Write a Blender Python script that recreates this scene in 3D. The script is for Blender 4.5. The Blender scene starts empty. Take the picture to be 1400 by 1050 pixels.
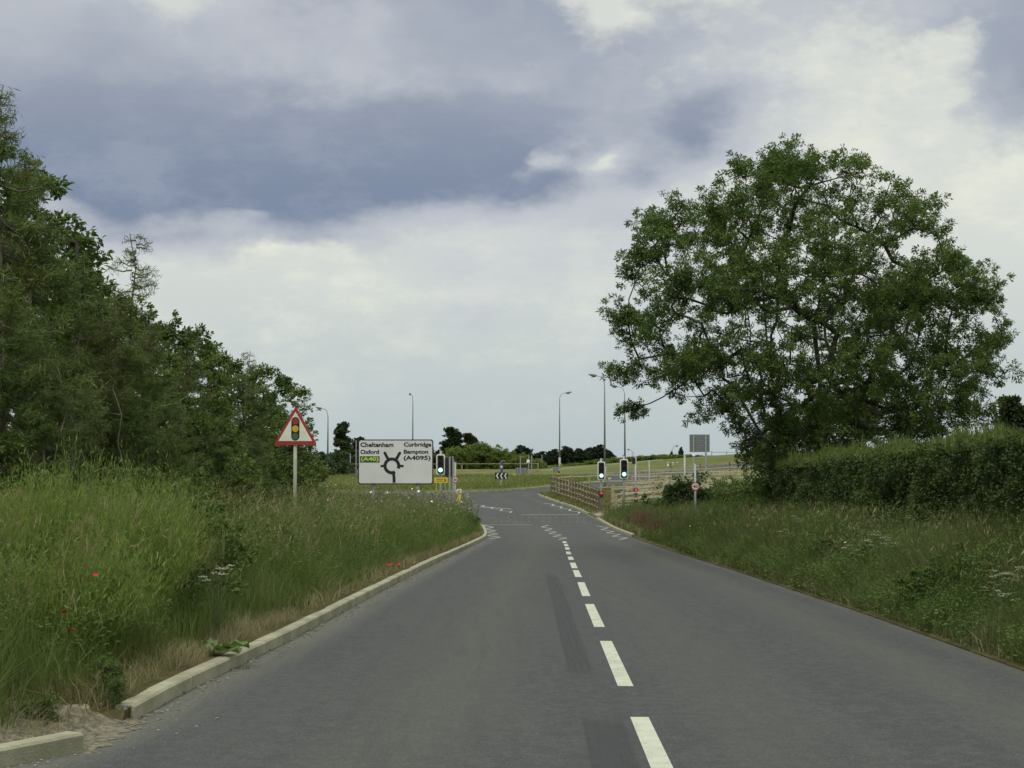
import bpy, math, random
import numpy as np
from mathutils import Vector, Matrix
from mathutils.geometry import delaunay_2d_cdt
R_ = math.radians
rng = np.random.default_rng(7); random.seed(7)
scene = bpy.context.scene
C = bpy.data.collections.new("place"); scene.collection.children.link(C)

def lin(r, g, b, a=1.0):
    f = lambda c: (c/255/12.92) if c/255 <= .04045 else ((c/255+.055)/1.055)**2.4
    return (f(r), f(g), f(b), a)

# ------------------------------------------------------------------ camera
FPX = 2260.0; HOR = 645.0; EYE = 1.5
TH = math.atan((HOR-525)/FPX)
cd = bpy.data.cameras.new("camera"); cam = bpy.data.objects.new("camera", cd); C.objects.link(cam)
cd.sensor_width = 36; cd.lens = 36*FPX/1400; cd.clip_end = 8000; cd.clip_start = .1
cam.location = (0, 0, EYE); cam.rotation_euler = (math.pi/2+TH, 0, 0)
scene.camera = cam
scene.render.resolution_x = 1024; scene.render.resolution_y = 768
scene.view_settings.view_transform = 'Standard'; scene.view_settings.look = 'None'
scene.view_settings.exposure = 0.0; scene.view_settings.gamma = 1.0
# ------------------------------------------------------------------ node helper
class NT:
    def __init__(s, tree): s.t = tree; s.n = tree.nodes; s.l = tree.links
    def set(s, sock, v):
        if isinstance(v, bpy.types.NodeSocket): s.l.new(v, sock)
        elif v is not None: sock.default_value = v
    def node(s, typ, props=None, **ins):
        nd = s.n.new(typ)
        for k, v in (props or {}).items(): setattr(nd, k, v)
        for k, v in ins.items():
            key = int(k[1:]) if k[0] == '_' else k.replace('_', ' ')
            s.set(nd.inputs[key], v)
        return nd
    def m(s, op, a, b=None, c=None, clamp=False):
        nd = s.n.new('ShaderNodeMath'); nd.operation = op; nd.use_clamp = clamp
        s.set(nd.inputs[0], a); s.set(nd.inputs[1], b) if b is not None else None
        if c is not None: s.set(nd.inputs[2], c)
        return nd.outputs[0]
    def mix(s, f, a, b, blend='MIX'):
        nd = s.n.new('ShaderNodeMix'); nd.data_type = 'RGBA'; nd.blend_type = blend
        s.set(nd.inputs[0], f); s.set(nd.inputs[6], a); s.set(nd.inputs[7], b)
        return nd.outputs[2]
    def mixf(s, f, a, b):
        nd = s.n.new('ShaderNodeMix'); nd.data_type = 'FLOAT'
        s.set(nd.inputs[0], f); s.set(nd.inputs[2], a); s.set(nd.inputs[3], b)
        return nd.outputs[0]
    def ss(s, v, lo, hi):
        nd = s.n.new('ShaderNodeMapRange'); nd.interpolation_type = 'SMOOTHSTEP'
        s.set(nd.inputs[0], v); nd.inputs[1].default_value = lo; nd.inputs[2].default_value = hi
        return nd.outputs[0]
    def noise(s, vec, scale, detail=4, rough=.55, dist=0.0):
        nd = s.node('ShaderNodeTexNoise', None, Scale=scale, Detail=detail, Roughness=rough, Distortion=dist)
        if vec is not None: s.l.new(vec, nd.inputs['Vector'])
        return nd.outputs['Fac'], nd.outputs['Color']
    def xyz(s, x, y, z=0.0):
        nd = s.n.new('ShaderNodeCombineXYZ'); s.set(nd.inputs[0], x); s.set(nd.inputs[1], y); s.set(nd.inputs[2], z)
        return nd.outputs[0]
    def ramp(s, f, stops):
        nd = s.n.new('ShaderNodeValToRGB'); s.l.new(f, nd.inputs[0]); e = nd.color_ramp.elements
        while len(e) < len(stops): e.new(.5)
        for el, (p, c) in zip(e, stops): el.position = p; el.color = c
        return nd.outputs[0]
# ------------------------------------------------------------------ sky and sun
SUN_EL, SUN_AZ = 58, -150       # azimuth measured from +Y towards +X
w = bpy.data.worlds.new("World"); scene.world = w; w.use_nodes = True
T = NT(w.node_tree); T.n.clear()
d = T.node('ShaderNodeTexCoord').outputs['Generated']
sep = T.node('ShaderNodeSeparateXYZ', None, _0=d).outputs
az = T.m('ARCTAN2', sep[0], sep[1])
hyp = T.m('SQRT', T.m('ADD', T.m('MULTIPLY', sep[0], sep[0]), T.m('MULTIPLY', sep[1], sep[1])))
el = T.m('ARCTAN2', sep[2], hyp)
U = T.m('MULTIPLY', az, 2.26); V = T.m('MULTIPLY', el, 2.26)
Vb = T.m('MULTIPLY', V, 1.7)
vec = T.xyz(U, Vb, 0.3)
_, wc = T.noise(vec, 2.6, 6, .55)
ws = T.node('ShaderNodeSeparateXYZ', None, _0=wc).outputs
Uw = T.m('ADD', U, T.m('MULTIPLY', T.m('SUBTRACT', ws[0], .5), .36))
Vw = T.m('ADD', V, T.m('MULTIPLY', T.m('SUBTRACT', ws[1], .5), .15))
def blob(u, v, a, b, k=1.0):
    x = T.m('DIVIDE', T.m('SUBTRACT', Uw, u), a); y = T.m('DIVIDE', T.m('SUBTRACT', Vw, v), b)
    q = T.m('ADD', T.m('MULTIPLY', x, x), T.m('MULTIPLY', y, y))
    return T.m('MULTIPLY', T.m('EXPONENT', T.m('MULTIPLY', q, -1.0)), k)
D = None
for b in [(-.46, .430, .36, .095, 1.35), (-.56, .385, .16, .05, .7), (-.16, .43, .34, .080, 1.25), (.0, .485, .15, .08, .55), (-.40, .60, .45, .08, .42), (.25, .475, .09, .035, .6),
          (.74, .535, .15, .085, 1.2), (.56, .65, .16, .04, 1.0), (-.14, .655, .12, .035, .9), (.0, .60, .34, .06, .45), (-.62, .50, .2, .09, .3), (-.43, .315, .09, .014, .28), (.19, .40, .05, .025, .3),
          (.36, .57, .22, .045, .35), (-.45, .62, .07, .03, -.35), (.12, .60, .06, .03, -.4), (-1.3, .5, .4, .15, 1), (1.4, .42, .4, .1, 1), (.2, .95, .7, .16, .8), (.06, .445, .028, .022, -.8), (.13, .43, .03, .018, -.7), (-.36, .365, .03, .015, -.5), (.30, .47, .12, .05, .5), (.18, .34, .06, .02, .3)]:
    o = blob(*b); D = o if D is None else T.m('ADD', D, o)
n1, _ = T.noise(vec, 7.0, 7, .6)
n2, _ = T.noise(vec, 2.2, 5, .5)
n3, _ = T.noise(T.xyz(U, T.m('MULTIPLY', V, 2.0), 4.0), 5.5, 9, .66)
Dn = T.m('ADD', D, T.m('MULTIPLY', T.m('SUBTRACT', n1, .5), 1.5))
mid = T.ss(Dn, .16, .62); dark = T.ss(Dn, .55, 1.30)
lo = T.ss(V, .0, .36)
base = T.mix(lo, lin(184, 196, 200), lin(217, 221, 214))
base = T.mix(T.m('MULTIPLY', T.ss(n3, .44, .68), lo), base, lin(232, 234, 220))
base = T.mix(T.m('MULTIPLY', T.ss(n2, .5, .72), .5), base, lin(186, 193, 206))
dcol = T.mix(T.ss(V, .36, .60), lin(126, 139, 162), lin(160, 166, 180))
dcol = T.mix(T.m('MULTIPLY', T.ss(n3, .42, .66), .55), dcol, lin(160, 168, 184))
mcol = T.mix(T.ss(n2, .38, .62), lin(160, 168, 182), lin(192, 196, 203))
mcol = T.mix(T.m('MULTIPLY', T.ss(n1, .50, .70), .55), mcol, lin(205, 208, 212))
cl = T.mix(dark, T.mix(mid, base, mcol), dcol)
zen = T.m('ADD', 1.0, T.m('MULTIPLY', T.ss(el, .32, .95), 1.15))
cl = T.mix(1.0, cl, T.xyz(zen, zen, zen), 'MULTIPLY')
sky = T.node('ShaderNodeTexSky', {'sky_type': 'NISHITA', 'sun_disc': False, 'sun_elevation': R_(SUN_EL), 'sun_rotation': R_(SUN_AZ)})
bg1 = T.node('ShaderNodeBackground', None, Color=sky.outputs[0], Strength=.10)
bg2 = T.node('ShaderNodeBackground', None, Color=cl, Strength=1.0)
mx = T.node('ShaderNodeMixShader', None, _0=.95, _1=bg1.outputs[0], _2=bg2.outputs[0])
T.l.new(mx.outputs[0], T.node('ShaderNodeOutputWorld').inputs[0])
sd = bpy.data.lights.new("sun", 'SUN'); sun = bpy.data.objects.new("sun", sd); C.objects.link(sun)
sd.energy = 1.5; sd.angle = R_(14); sd.color = (1, .96, .88)
sv = Vector((math.sin(R_(SUN_AZ))*math.cos(R_(SUN_EL)), math.cos(R_(SUN_AZ))*math.cos(R_(SUN_EL)), math.sin(R_(SUN_EL))))
sun.rotation_euler = sv.to_track_quat('Z', 'Y').to_euler()

# ------------------------------------------------------------------ terrain heights
RY = [-40, 0, 60, 72, 80, 90, 101, 114, 122, 130, 150, 165, 190, 220, 300, 600, 3000]
RZ = [.5, 0, -.93, -1.07, -1.05, -.80, -.47, -.06, .18, .35, .79, 1.0, 1.42, 1.7, 2.1, 3.0, 8.0]
_yy = np.arange(-60, 3000, 1.0); _zz = np.interp(_yy, RY, RZ)
_k = np.ones(9)/9; _zz[4:-4] = np.convolve(_zz, _k, 'valid')
def sst(x, a, b):
    t = np.clip((x-a)/(b-a), 0, 1); return t*t*(3-2*t)
def H(x, y):
    x = np.asarray(x, float); y = np.asarray(y, float)
    return np.interp(y, _yy, _zz) + .072*np.clip(x-3, 0, 30)*sst(y, 138, 185)*(1-.5*sst(y, 320, 700))
def ray(px, py):
    xc = (px-700)/FPX; yc = (525-py)/FPX
    return Vector((xc, math.cos(TH)-yc*math.sin(TH), math.sin(TH)+yc*math.cos(TH)))
def P(px, py, Y):
    r = ray(px, py); return Vector((0, 0, EYE)) + r*(Y/r.y)
def G(px, py):
    r = ray(px, py); y = 3.0
    while y < 900:
        p = Vector((0, 0, EYE)) + r*(y/r.y)
        if p.z <= float(H(p.x, p.y)): break
        y += .05
    return (p.x, p.y)
LPX = [(188, 984), (220, 962), (300, 922), (400, 873), (477, 831), (539, 798), (593, 770), (631, 753), (655, 741), (665.7, 735), (665, 727), (660, 718.6)]
RPX = [(1400, 918), (1290, 878), (1157, 831), (1086, 808), (1000, 779), (925, 756), (878, 740), (850, 728), (826, 716), (807, 705), (783, 694), (761, 687), (744, 681), (734, 677)]
LE = [G(*p) for p in LPX]; RE = [G(*p) for p in RPX]
print('L', [(round(a, 2), round(b, 1)) for a, b in LE]); print('R', [(round(a, 2), round(b, 1)) for a, b in RE])
LEFT = [(-3.5, -40), (-3.3, -10), (-3.15, 5), (-2.98, 8.7), (-2.80, 9.8), (-2.66, 10.5)] + LE + [(-2.6, 84.5), (-5.5, 90.5), (-11, 97), (-20, 103), (-34, 108), (-60, 112), (-120, 118)]
NOSE = RE[-1]
RIGHT = [(4.15, -40), (4.2, -10), (4.3, 8)] + RE + [(NOSE[0]+.5, NOSE[1]+1.2), (NOSE[0]+1.6, NOSE[1]+3.2), (6.0, 121), (8.6, 128), (10.6, 138), (13, 149), (18, 158.5), (28, 167), (45, 176), (70, 188), (120, 201)]
def resample(pts, step=1.0):
    out = []
    for (a, b) in zip(pts[:-1], pts[1:]):
        L = math.dist(a, b); stp = step if max(abs(a[0]), abs(b[0])) < 40 else 6
        if 8.5 < b[1] < 12.5 and a[0] < 0: stp = min(stp, .15)
        n = max(1, int(math.ceil(L/stp)))
        for i in range(n): t = i/n; out.append((a[0]+(b[0]-a[0])*t, a[1]+(b[1]-a[1])*t))
    out.append(pts[-1]); return out
def smooth(pts, it=2):
    for _ in range(it):
        q = [pts[0]]
        for a, b in zip(pts[:-1], pts[1:]):
            q += [(a[0]*.75+b[0]*.25, a[1]*.75+b[1]*.25), (a[0]*.25+b[0]*.75, a[1]*.25+b[1]*.75)]
        pts = q+[pts[-1]]
    return pts
LS = resample(smooth(LEFT), 1.0); RS = resample(smooth(RIGHT), 1.0)
ROADPOLY = LS + resample([(-120, 198), (-60, 201), (0, 205), (60, 209), (120, 213)], 1.5) + RS[::-1]
ISLAND = smooth([(-120, 126), (-60, 121), (-30, 118.5), (-14, 116.5), (-6, 115.5), (-1.4, 118), (1.0, 121.5), (3.2, 128), (6.5, 137), (9, 147), (8, 153), (-2, 154), (-30, 155), (-120, 160), (-120, 126)], 2)
BANK = smooth([(-120, 178), (-30, 172), (-4, 168), (5, 165), (13, 165.5), (26, 174), (45, 184), (70, 196), (120, 209), (120, 224), (-120, 207), (-120, 178)], 1)
def segs(poly, closed=True):
    a = np.array(poly); b = np.roll(a, -1, 0) if closed else a[1:]
    return (a if closed else a[:-1]), b
EA, EB = segs(LS, False); FA, FB = segs(RS, False)
EA = np.vstack([EA, FA]); EB = np.vstack([EB, FB])
def edge_dist(x, y, A=None, B=None):
    A = EA if A is None else A; B = EB if B is None else B
    p = np.stack([np.asarray(x, float), np.asarray(y, float)], 1); out = np.empty(len(p))
    ab = B-A; L2 = (ab**2).sum(1)+1e-9
    for i in range(0, len(p), 4000):
        q = p[i:i+4000, None, :]-A[None]; t = np.clip((q*ab).sum(2)/L2, 0, 1)
        out[i:i+4000] = np.sqrt((((q-t[..., None]*ab))**2).sum(2).min(1))
    return out
def inside(x, y, poly):
    x = np.asarray(x, float); y = np.asarray(y, float); c = np.zeros(len(x), bool); n = len(poly)
    for i in range(n):
        x1, y1 = poly[i]; x2, y2 = poly[(i+1) % n]
        if y1 == y2: continue
        m = ((y1 > y) != (y2 > y)) & (x < (x2-x1)*(y-y1)/(y2-y1)+x1); c ^= m
    return c
def TZ(x, y):          # verge / field height
    x = np.atleast_1d(np.asarray(x, float)); y = np.atleast_1d(np.asarray(y, float))
    s = edge_dist(x, y)
    left = (x < 0.5)
    near = 1-sst(y, 75, 100)
    rise = np.where(left, .085*np.minimum(s, 10)*(near*.8+.2)*(1-sst(y, 95, 110)), .10*np.minimum(s, 5)*near)
    gap = sst(y, 9.3, 9.9)*(1-sst(y, 11.0, 11.12))*(1-sst(s, .5, 1.3))*left
    e0 = np.where(left, .10-.13*gap, np.where(y > 62, .10, .015))
    und = .05*np.sin(x*1.3+y*.37)*np.sin(y*.8)*np.clip(s/2, 0, 1)
    return H(x, y)+e0+rise+und
def tz(x, y): return float(TZ([x], [y])[0])

# ------------------------------------------------------------------ mesh helpers
def mesh_np(name, V, quads=None, tris=None, rnd=None, uv=None):
    me = bpy.data.meshes.new(name)
    nq = 0 if quads is None else len(quads); nt = 0 if tris is None else len(tris)
    me.vertices.add(len(V)); me.vertices.foreach_set('co', np.asarray(V, np.float32).ravel())
    parts = []; tot = []
    if nq: parts.append(np.asarray(quads).ravel()); tot.append(np.full(nq, 4))
    if nt: parts.append(np.asarray(tris).ravel()); tot.append(np.full(nt, 3))
    lp = np.concatenate(parts).astype(np.int32); tt = np.concatenate(tot).astype(np.int32)
    me.loops.add(len(lp)); me.loops.foreach_set('vertex_index', lp)
    me.polygons.add(len(tt)); st = np.concatenate([[0], np.cumsum(tt)[:-1]]).astype(np.int32)
    me.polygons.foreach_set('loop_start', st); me.polygons.foreach_set('loop_total', tt)
    me.update(calc_edges=True)
    if rnd is not None:
        a = me.attributes.new('rnd', 'FLOAT', 'FACE'); a.data.foreach_set('value', np.asarray(rnd, np.float32))
    if uv is not None:
        u = me.uv_layers.new(name='UVMap'); u.data.foreach_set('uv', np.asarray(uv, np.float32)[lp].ravel())
    return me
def link(name, me, mat, parent=None, loc=None):
    o = bpy.data.objects.new(name, me); C.objects.link(o)
    if mat is not None: me.materials.append(mat)
    if parent is not None: o.parent = parent
    if loc is not None: o.location = loc
    return o
def tag(o, label=None, cat=None, group=None, kind=None):
    if label: o['label'] = label
    if cat: o['category'] = cat
    if group: o['group'] = group
    if kind: o['kind'] = kind
    return o
def thing(name, label, cat, loc=(0, 0, 0), rz=0, group=None):
    o = bpy.data.objects.new(name, None); C.objects.link(o); o.location = loc; o.rotation_euler = (0, 0, rz)
    o.empty_display_size = .2
    return tag(o, label, cat, group)
def dup(root, loc, rz=None, scale=None, label=None, group=None, cat=None, parent=None):
    c = root.copy(); C.objects.link(c)
    if parent is not None: c.parent = parent
    for ch in list(root.children): dup(ch, None, parent=c)
    if loc is not None: c.location = loc
    if rz is not None: c.rotation_euler = (0, 0, rz)
    if scale is not None: c.scale = (scale,)*3 if isinstance(scale, (int, float)) else scale
    return tag(c, label, cat, group)
class MB:
    def __init__(s): s.v = []; s.f = []
    def add(s, vs, fs):
        k = len(s.v); s.v += [tuple(v) for v in vs]; s.f += [tuple(i+k for i in f) for f in fs]; return s
    def box(s, c, d, M=None):
        x, y, z = (q/2 for q in d); vs = [Vector((sx*x, sy*y, sz*z)) for sz in (-1, 1) for sy in (-1, 1) for sx in (-1, 1)]
        if M is not None: vs = [M @ v for v in vs]
        vs = [v+Vector(c) for v in vs]
        return s.add(vs, [(0, 2, 3, 1), (4, 5, 7, 6), (0, 1, 5, 4), (2, 6, 7, 3), (0, 4, 6, 2), (1, 3, 7, 5)])
    def beam(s, a, b, wd, ht):     # rectangular beam from a to b
        a = Vector(a); b = Vector(b); t = (b-a).normalized(); up = Vector((0, 0, 1))
        if abs(t.z) > .9: up = Vector((0, 1, 0))
        sd_ = t.cross(up).normalized(); u = sd_.cross(t)
        vs = [p+sd_*wd/2*i+u*ht/2*j for p in (a, b) for i, j in ((-1, -1), (1, -1), (1, 1), (-1, 1))]
        return s.add(vs, [(3, 2, 1, 0), (4, 5, 6, 7), (0, 1, 5, 4), (1, 2, 6, 5), (2, 3, 7, 6), (3, 0, 4, 7)])
    def tube(s, pts, rs, n=8, cap=True):
        pts = [Vector(p) for p in pts]
        if isinstance(rs, (int, float)): rs = [rs]*len(pts)
        rings = []; up = None
        for i, p in enumerate(pts):
            t = (pts[min(i+1, len(pts)-1)]-pts[max(i-1, 0)]).normalized()
            if up is None: up = Vector((1, 0, 0)) if abs(t.x) < .8 else Vector((0, 1, 0))
            a = t.cross(up).normalized(); b = a.cross(t).normalized(); up = b
            rings.append([p+(a*math.cos(q*2*math.pi/n)+b*math.sin(q*2*math.pi/n))*rs[i] for q in range(n)])
        k = len(s.v); s.v += [tuple(v) for r in rings for v in r]
        for i in range(len(pts)-1):
            for q in range(n):
                s.f.append((k+i*n+q, k+i*n+(q+1) % n, k+(i+1)*n+(q+1) % n, k+(i+1)*n+q))
        if cap: s.f.append(tuple(k+q for q in range(n))[::-1]); s.f.append(tuple(k+(len(pts)-1)*n+q for q in range(n)))
        return s
    def prism(s, o, y0, y1):       # outline in local XZ, from y0 (front) to y1 (back)
        n = len(o)
        return s.add([(x, y0, z) for x, z in o]+[(x, y1, z) for x, z in o],
                     [tuple(range(n)), tuple(range(n, 2*n))[::-1]]+[(i, i+n, (i+1) % n+n, (i+1) % n) for i in range(n)])
    def build(s, name, mat, parent=None, loc=None, smooth_=False):
        me = bpy.data.meshes.new(name); me.from_pydata(s.v, [], s.f); me.update()
        if smooth_: me.shade_smooth()
        return link(name, me, mat, parent, loc)
def circ(cx, cz, r, n=24, a0=0, a1=360):
    m = n if a1-a0 >= 360 else n+1
    return [(cx+r*math.cos(R_(a0+(a1-a0)*i/n)), cz+r*math.sin(R_(a0+(a1-a0)*i/n))) for i in range(m)]
def rrect(x0, x1, z0, z1, r, k=5):
    o = []
    for cx, cz, a in ((x1-r, z1-r, 0), (x0+r, z1-r, 90), (x0+r, z0+r, 180), (x1-r, z0+r, 270)):
        o += [(cx+r*math.cos(R_(a+90*i/k)), cz+r*math.sin(R_(a+90*i/k))) for i in range(k+1)]
    return o
def text_part(txt, x0, x1, z0, z1, y, mat, parent, name='lettering', bold=.012):
    cu = bpy.data.curves.new(name, 'FONT'); cu.body = txt; cu.offset = bold; cu.extrude = .004; cu.resolution_u = 3
    o = bpy.data.objects.new(name, cu); C.objects.link(o)
    bpy.context.view_layer.update()
    dg = bpy.context.evaluated_depsgraph_get(); me = bpy.data.meshes.new_from_object(o.evaluated_get(dg))
    bpy.data.objects.remove(o); bpy.data.curves.remove(cu)
    n = len(me.vertices); co = np.empty(n*3, np.float32); me.vertices.foreach_get('co', co); co = co.reshape(-1, 3)
    mn = co.min(0); mxx = co.max(0)
    out = np.empty_like(co)
    out[:, 0] = x0+(co[:, 0]-mn[0])/(mxx[0]-mn[0])*(x1-x0)
    out[:, 2] = z0+(co[:, 1]-mn[1])/(mxx[1]-mn[1])*(z1-z0)
    out[:, 1] = y-(co[:, 2]-mn[2])/(mxx[2]-mn[2]+1e-9)*.004
    me.vertices.foreach_set('co', out.ravel()); me.update(); me.materials.clear()
    return link(name, me, mat, parent)

# ------------------------------------------------------------------ materials
def mat(name, col, rough=.7, metal=0.0, vary=.12, nscale=6.0, spec=.4, bump=0.0, bscale=60):
    m = bpy.data.materials.new(name); m.use_nodes = True; t = NT(m.node_tree); t.n.clear()
    obj = t.node('ShaderNodeTexCoord').outputs['Object']
    f, _ = t.noise(obj, nscale, 6, .6)
    c = t.mix(t.ss(f, .3, .7), tuple(q*(1-vary) for q in col[:3])+(1,), tuple(min(1, q*(1+vary)) for q in col[:3])+(1,))
    b = t.node('ShaderNodeBsdfPrincipled', None, Base_Color=c, Roughness=rough, Metallic=metal)
    b.inputs['Specular IOR Level'].default_value = spec
    if bump:
        f2, _ = t.noise(obj, bscale, 5, .6)
        bn = t.node('ShaderNodeBump', None, Strength=bump, Distance=.02, Height=f2); t.l.new(bn.outputs[0], b.inputs['Normal'])
    t.l.new(b.outputs[0], t.node('ShaderNodeOutputMaterial').inputs[0]); return m
def glow(name, col, s):
    m = bpy.data.materials.new(name); m.use_nodes = True; t = NT(m.node_tree); t.n.clear()
    e = t.node('ShaderNodeEmission', None, Color=col, Strength=s); t.l.new(e.outputs[0], t.node('ShaderNodeOutputMaterial').inputs[0]); return m
def leafmat(name, c1, c2, c3=None, transl=.3, nscale=.6, rough=.6, spec=.25):
    m = bpy.data.materials.new(name); m.use_nodes = True; t = NT(m.node_tree); t.n.clear()
    at = t.node('ShaderNodeAttribute', {'attribute_name': 'rnd'}).outputs['Fac']
    geo = t.node('ShaderNodeNewGeometry').outputs['Position']
    f, _ = t.noise(geo, nscale, 4, .6)
    c = t.mix(at, c1+(1,), c2+(1,))
    if c3: c = t.mix(t.m('MULTIPLY', t.ss(f, .42, .68), .8), c, c3+(1,))
    b = t.node('ShaderNodeBsdfPrincipled', None, Base_Color=c, Roughness=rough); b.inputs['Specular IOR Level'].default_value = spec
    tr = t.node('ShaderNodeBsdfTranslucent', None, Color=t.mix(1.0, c, (1.1, 1.25, .7, 1), 'MULTIPLY'))
    mxs = t.node('ShaderNodeMixShader', None, _0=transl, _1=b.outputs[0], _2=tr.outputs[0])
    t.l.new(mxs.outputs[0], t.node('ShaderNodeOutputMaterial').inputs[0]); return m
M = {}
M['steel'] = mat('galvanised_steel', (.30, .31, .30), .55, .3, .15)
M['postgreen'] = mat('weathered_post', (.30, .32, .24), .6, .0, .15)
M['black'] = mat('black_plastic', (.018, .018, .02), .45)
M['white'] = mat('white_sheeting', (.52, .53, .50), .45, 0, .04)
M['board'] = mat('sign_sheeting', (.62, .63, .62), .45, 0, .05, 1.5)
M['red'] = mat('red_sheeting', (.33, .035, .035), .45, 0, .06)
M['cream'] = mat('cream_sheeting', (.66, .70, .56), .5, 0, .05)
M['amber'] = mat('amber_sheeting', (.55, .33, .03), .5)
M['dred'] = mat('signal_red_print', (.25, .04, .03), .5)
M['dgreen'] = mat('signal_green_print', (.04, .13, .07), .5)
M['signgreen'] = mat('green_panel', (.02, .10, .03), .5)
M['yellow'] = mat('yellow_sheeting', (.62, .46, .03), .5)
M['brightyel'] = mat('yellow_letters', (.45, .55, .10), .5)
M['blue'] = mat('blue_sheeting', (.03, .05, .30), .5)
M['grey'] = mat('grey_sign_back', (.15, .165, .185), .6, .1, .1)
M['wood'] = mat('fence_timber', (.27, .235, .15), .85, 0, .3, 5, .2, .3)
M['woodpale'] = mat('pale_timber', (.46, .43, .31), .85, 0, .25, 5, .2, .3)
M['wooddark'] = mat('dark_timber', (.12, .10, .065), .85, 0, .3, 5, .2)
M['bark'] = mat('bark', (.055, .052, .042), .9, 0, .35, 8, .2, .5)
M['larchbark'] = mat('larch_bark', (.15, .14, .10), .9, 0, .35, 8, .2, .5)
M['whitepaint'] = mat('white_post_paint', (.75, .75, .73), .5)
M['greenlit'] = glow('green_lamp_lit', (.55, 1.0, .88, 1), 2.2)
M['greenhalo'] = glow('green_lamp_halo', (.05, .55, .38, 1), .6)
M['redlit'] = glow('red_lamp_lit', (1.0, .05, .02, 1), 1.6)
M['lens'] = mat('dark_lens', (.02, .02, .02), .25)
M['lens_r'] = mat('unlit_red_lens', (.05, .012, .01), .3)
M['ash'] = leafmat('ash_leaves', (.035, .066, .016), (.150, .215, .055), (.080, .125, .030), .32, .5)
M['broad'] = leafmat('broadleaf_leaves', (.034, .062, .015), (.125, .180, .045), (.080, .120, .030), .30, .5)
M['birch'] = leafmat('pale_broadleaf_leaves', (.065, .100, .024), (.155, .210, .055), (.11, .15, .038), .32, .5)
M['larch'] = leafmat('larch_needles', (.040, .075, .020), (.150, .210, .055), (.135, .145, .048), .3, .7)
M['pine'] = leafmat('pine_needles', (.020, .034, .022), (.040, .060, .034), None, .15)
M['field'] = leafmat('far_tree_leaves', (.026, .045, .018), (.065, .092, .034), None, .2)
M['willow'] = leafmat('willow_leaves', (.10, .145, .032), (.17, .22, .055), (.12, .16, .04), .3, .3)
M['hedge'] = leafmat('hedge_leaves', (.020, .038, .012), (.085, .120, .032), (.045, .070, .020), .27, .8)
M['hedgetop'] = leafmat('hedge_shoots', (.055, .085, .020), (.15, .185, .050), (.07, .10, .025), .3, 1.2)
M['elder'] = leafmat('elder_leaves', (.02, .05, .015), (.06, .11, .03), None, .25)
M['grass'] = leafmat('verge_grass', (.038, .070, .017), (.170, .218, .060), (.118, .140, .046), .36, .8)
M['grassR'] = leafmat('verge_grass_right', (.030, .052, .015), (.130, .165, .050), (.095, .095, .042), .33, .8)
M['dry'] = leafmat('dry_grass', (.15, .125, .065), (.33, .30, .18), (.18, .155, .085), .3, 1.0)
M['sorrel'] = leafmat('rusty_seed_heads', (.075, .045, .030), (.14, .085, .050), None, .2)
M['weed'] = leafmat('weed_leaves', (.040, .080, .020), (.14, .20, .05), (.07, .12, .028), .3, .8)
M['broom'] = leafmat('broom_stems', (.085, .130, .028), (.26, .33, .095), (.16, .19, .055), .38, 1.3)
M['bigleaf'] = leafmat('dock_leaf', (.06, .12, .03), (.13, .19, .06), (.09, .11, .04), .25, 9)
M['petal'] = mat('white_petals', (.80, .80, .74), .7, 0, .05)
M['umbel'] = mat('cream_umbels', (.62, .63, .48), .8, 0, .15)
M['poppy'] = mat('poppy_petals', (.36, .022, .014), .6, 0, .2)
M['stalk'] = mat('green_stalks', (.09, .13, .04), .7)
M['stone'] = mat('grey_gravel', (.20, .19, .16), .9, 0, .4, 30)

def ground_mat():
    m = bpy.data.materials.new('grassy_ground'); m.use_nodes = True; t = NT(m.node_tree); t.n.clear()
    p = t.node('ShaderNodeNewGeometry').outputs['Position']; s = t.node('ShaderNodeSeparateXYZ', None, _0=p).outputs
    a, _ = t.noise(p, .12, 6, .6); b, _ = t.noise(p, 1.7, 6, .7); c, _ = t.noise(p, 14, 4, .7)
    col = t.mix(t.ss(a, .35, .68), (.085, .115, .030, 1), (.165, .165, .058, 1))
    col = t.mix(t.m('MULTIPLY', t.ss(b, .45, .7), .6), col, (.21, .18, .080, 1))
    col = t.mix(t.m('MULTIPLY', t.ss(c, .4, .7), .45), col, (.055, .075, .022, 1))
    # bare brown thatch under the near verges
    nearm = t.m('SUBTRACT', 1.0, t.ss(s[1], 60, 95))
    col = t.mix(t.m('MULTIPLY', nearm, .8), col, t.mix(t.ss(b, .4, .6), (.045, .045, .020, 1), (.10, .075, .040, 1)))
    bs = t.node('ShaderNodeBsdfPrincipled', None, Base_Color=col, Roughness=.95); bs.inputs['Specular IOR Level'].default_value = .1
    bn = t.node('ShaderNodeBump', None, Strength=.7, Distance=.15, Height=t.m('ADD', b, c)); t.l.new(bn.outputs[0], bs.inputs['Normal'])
    t.l.new(bs.outputs[0], t.node('ShaderNodeOutputMaterial').inputs[0]); return m
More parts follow.
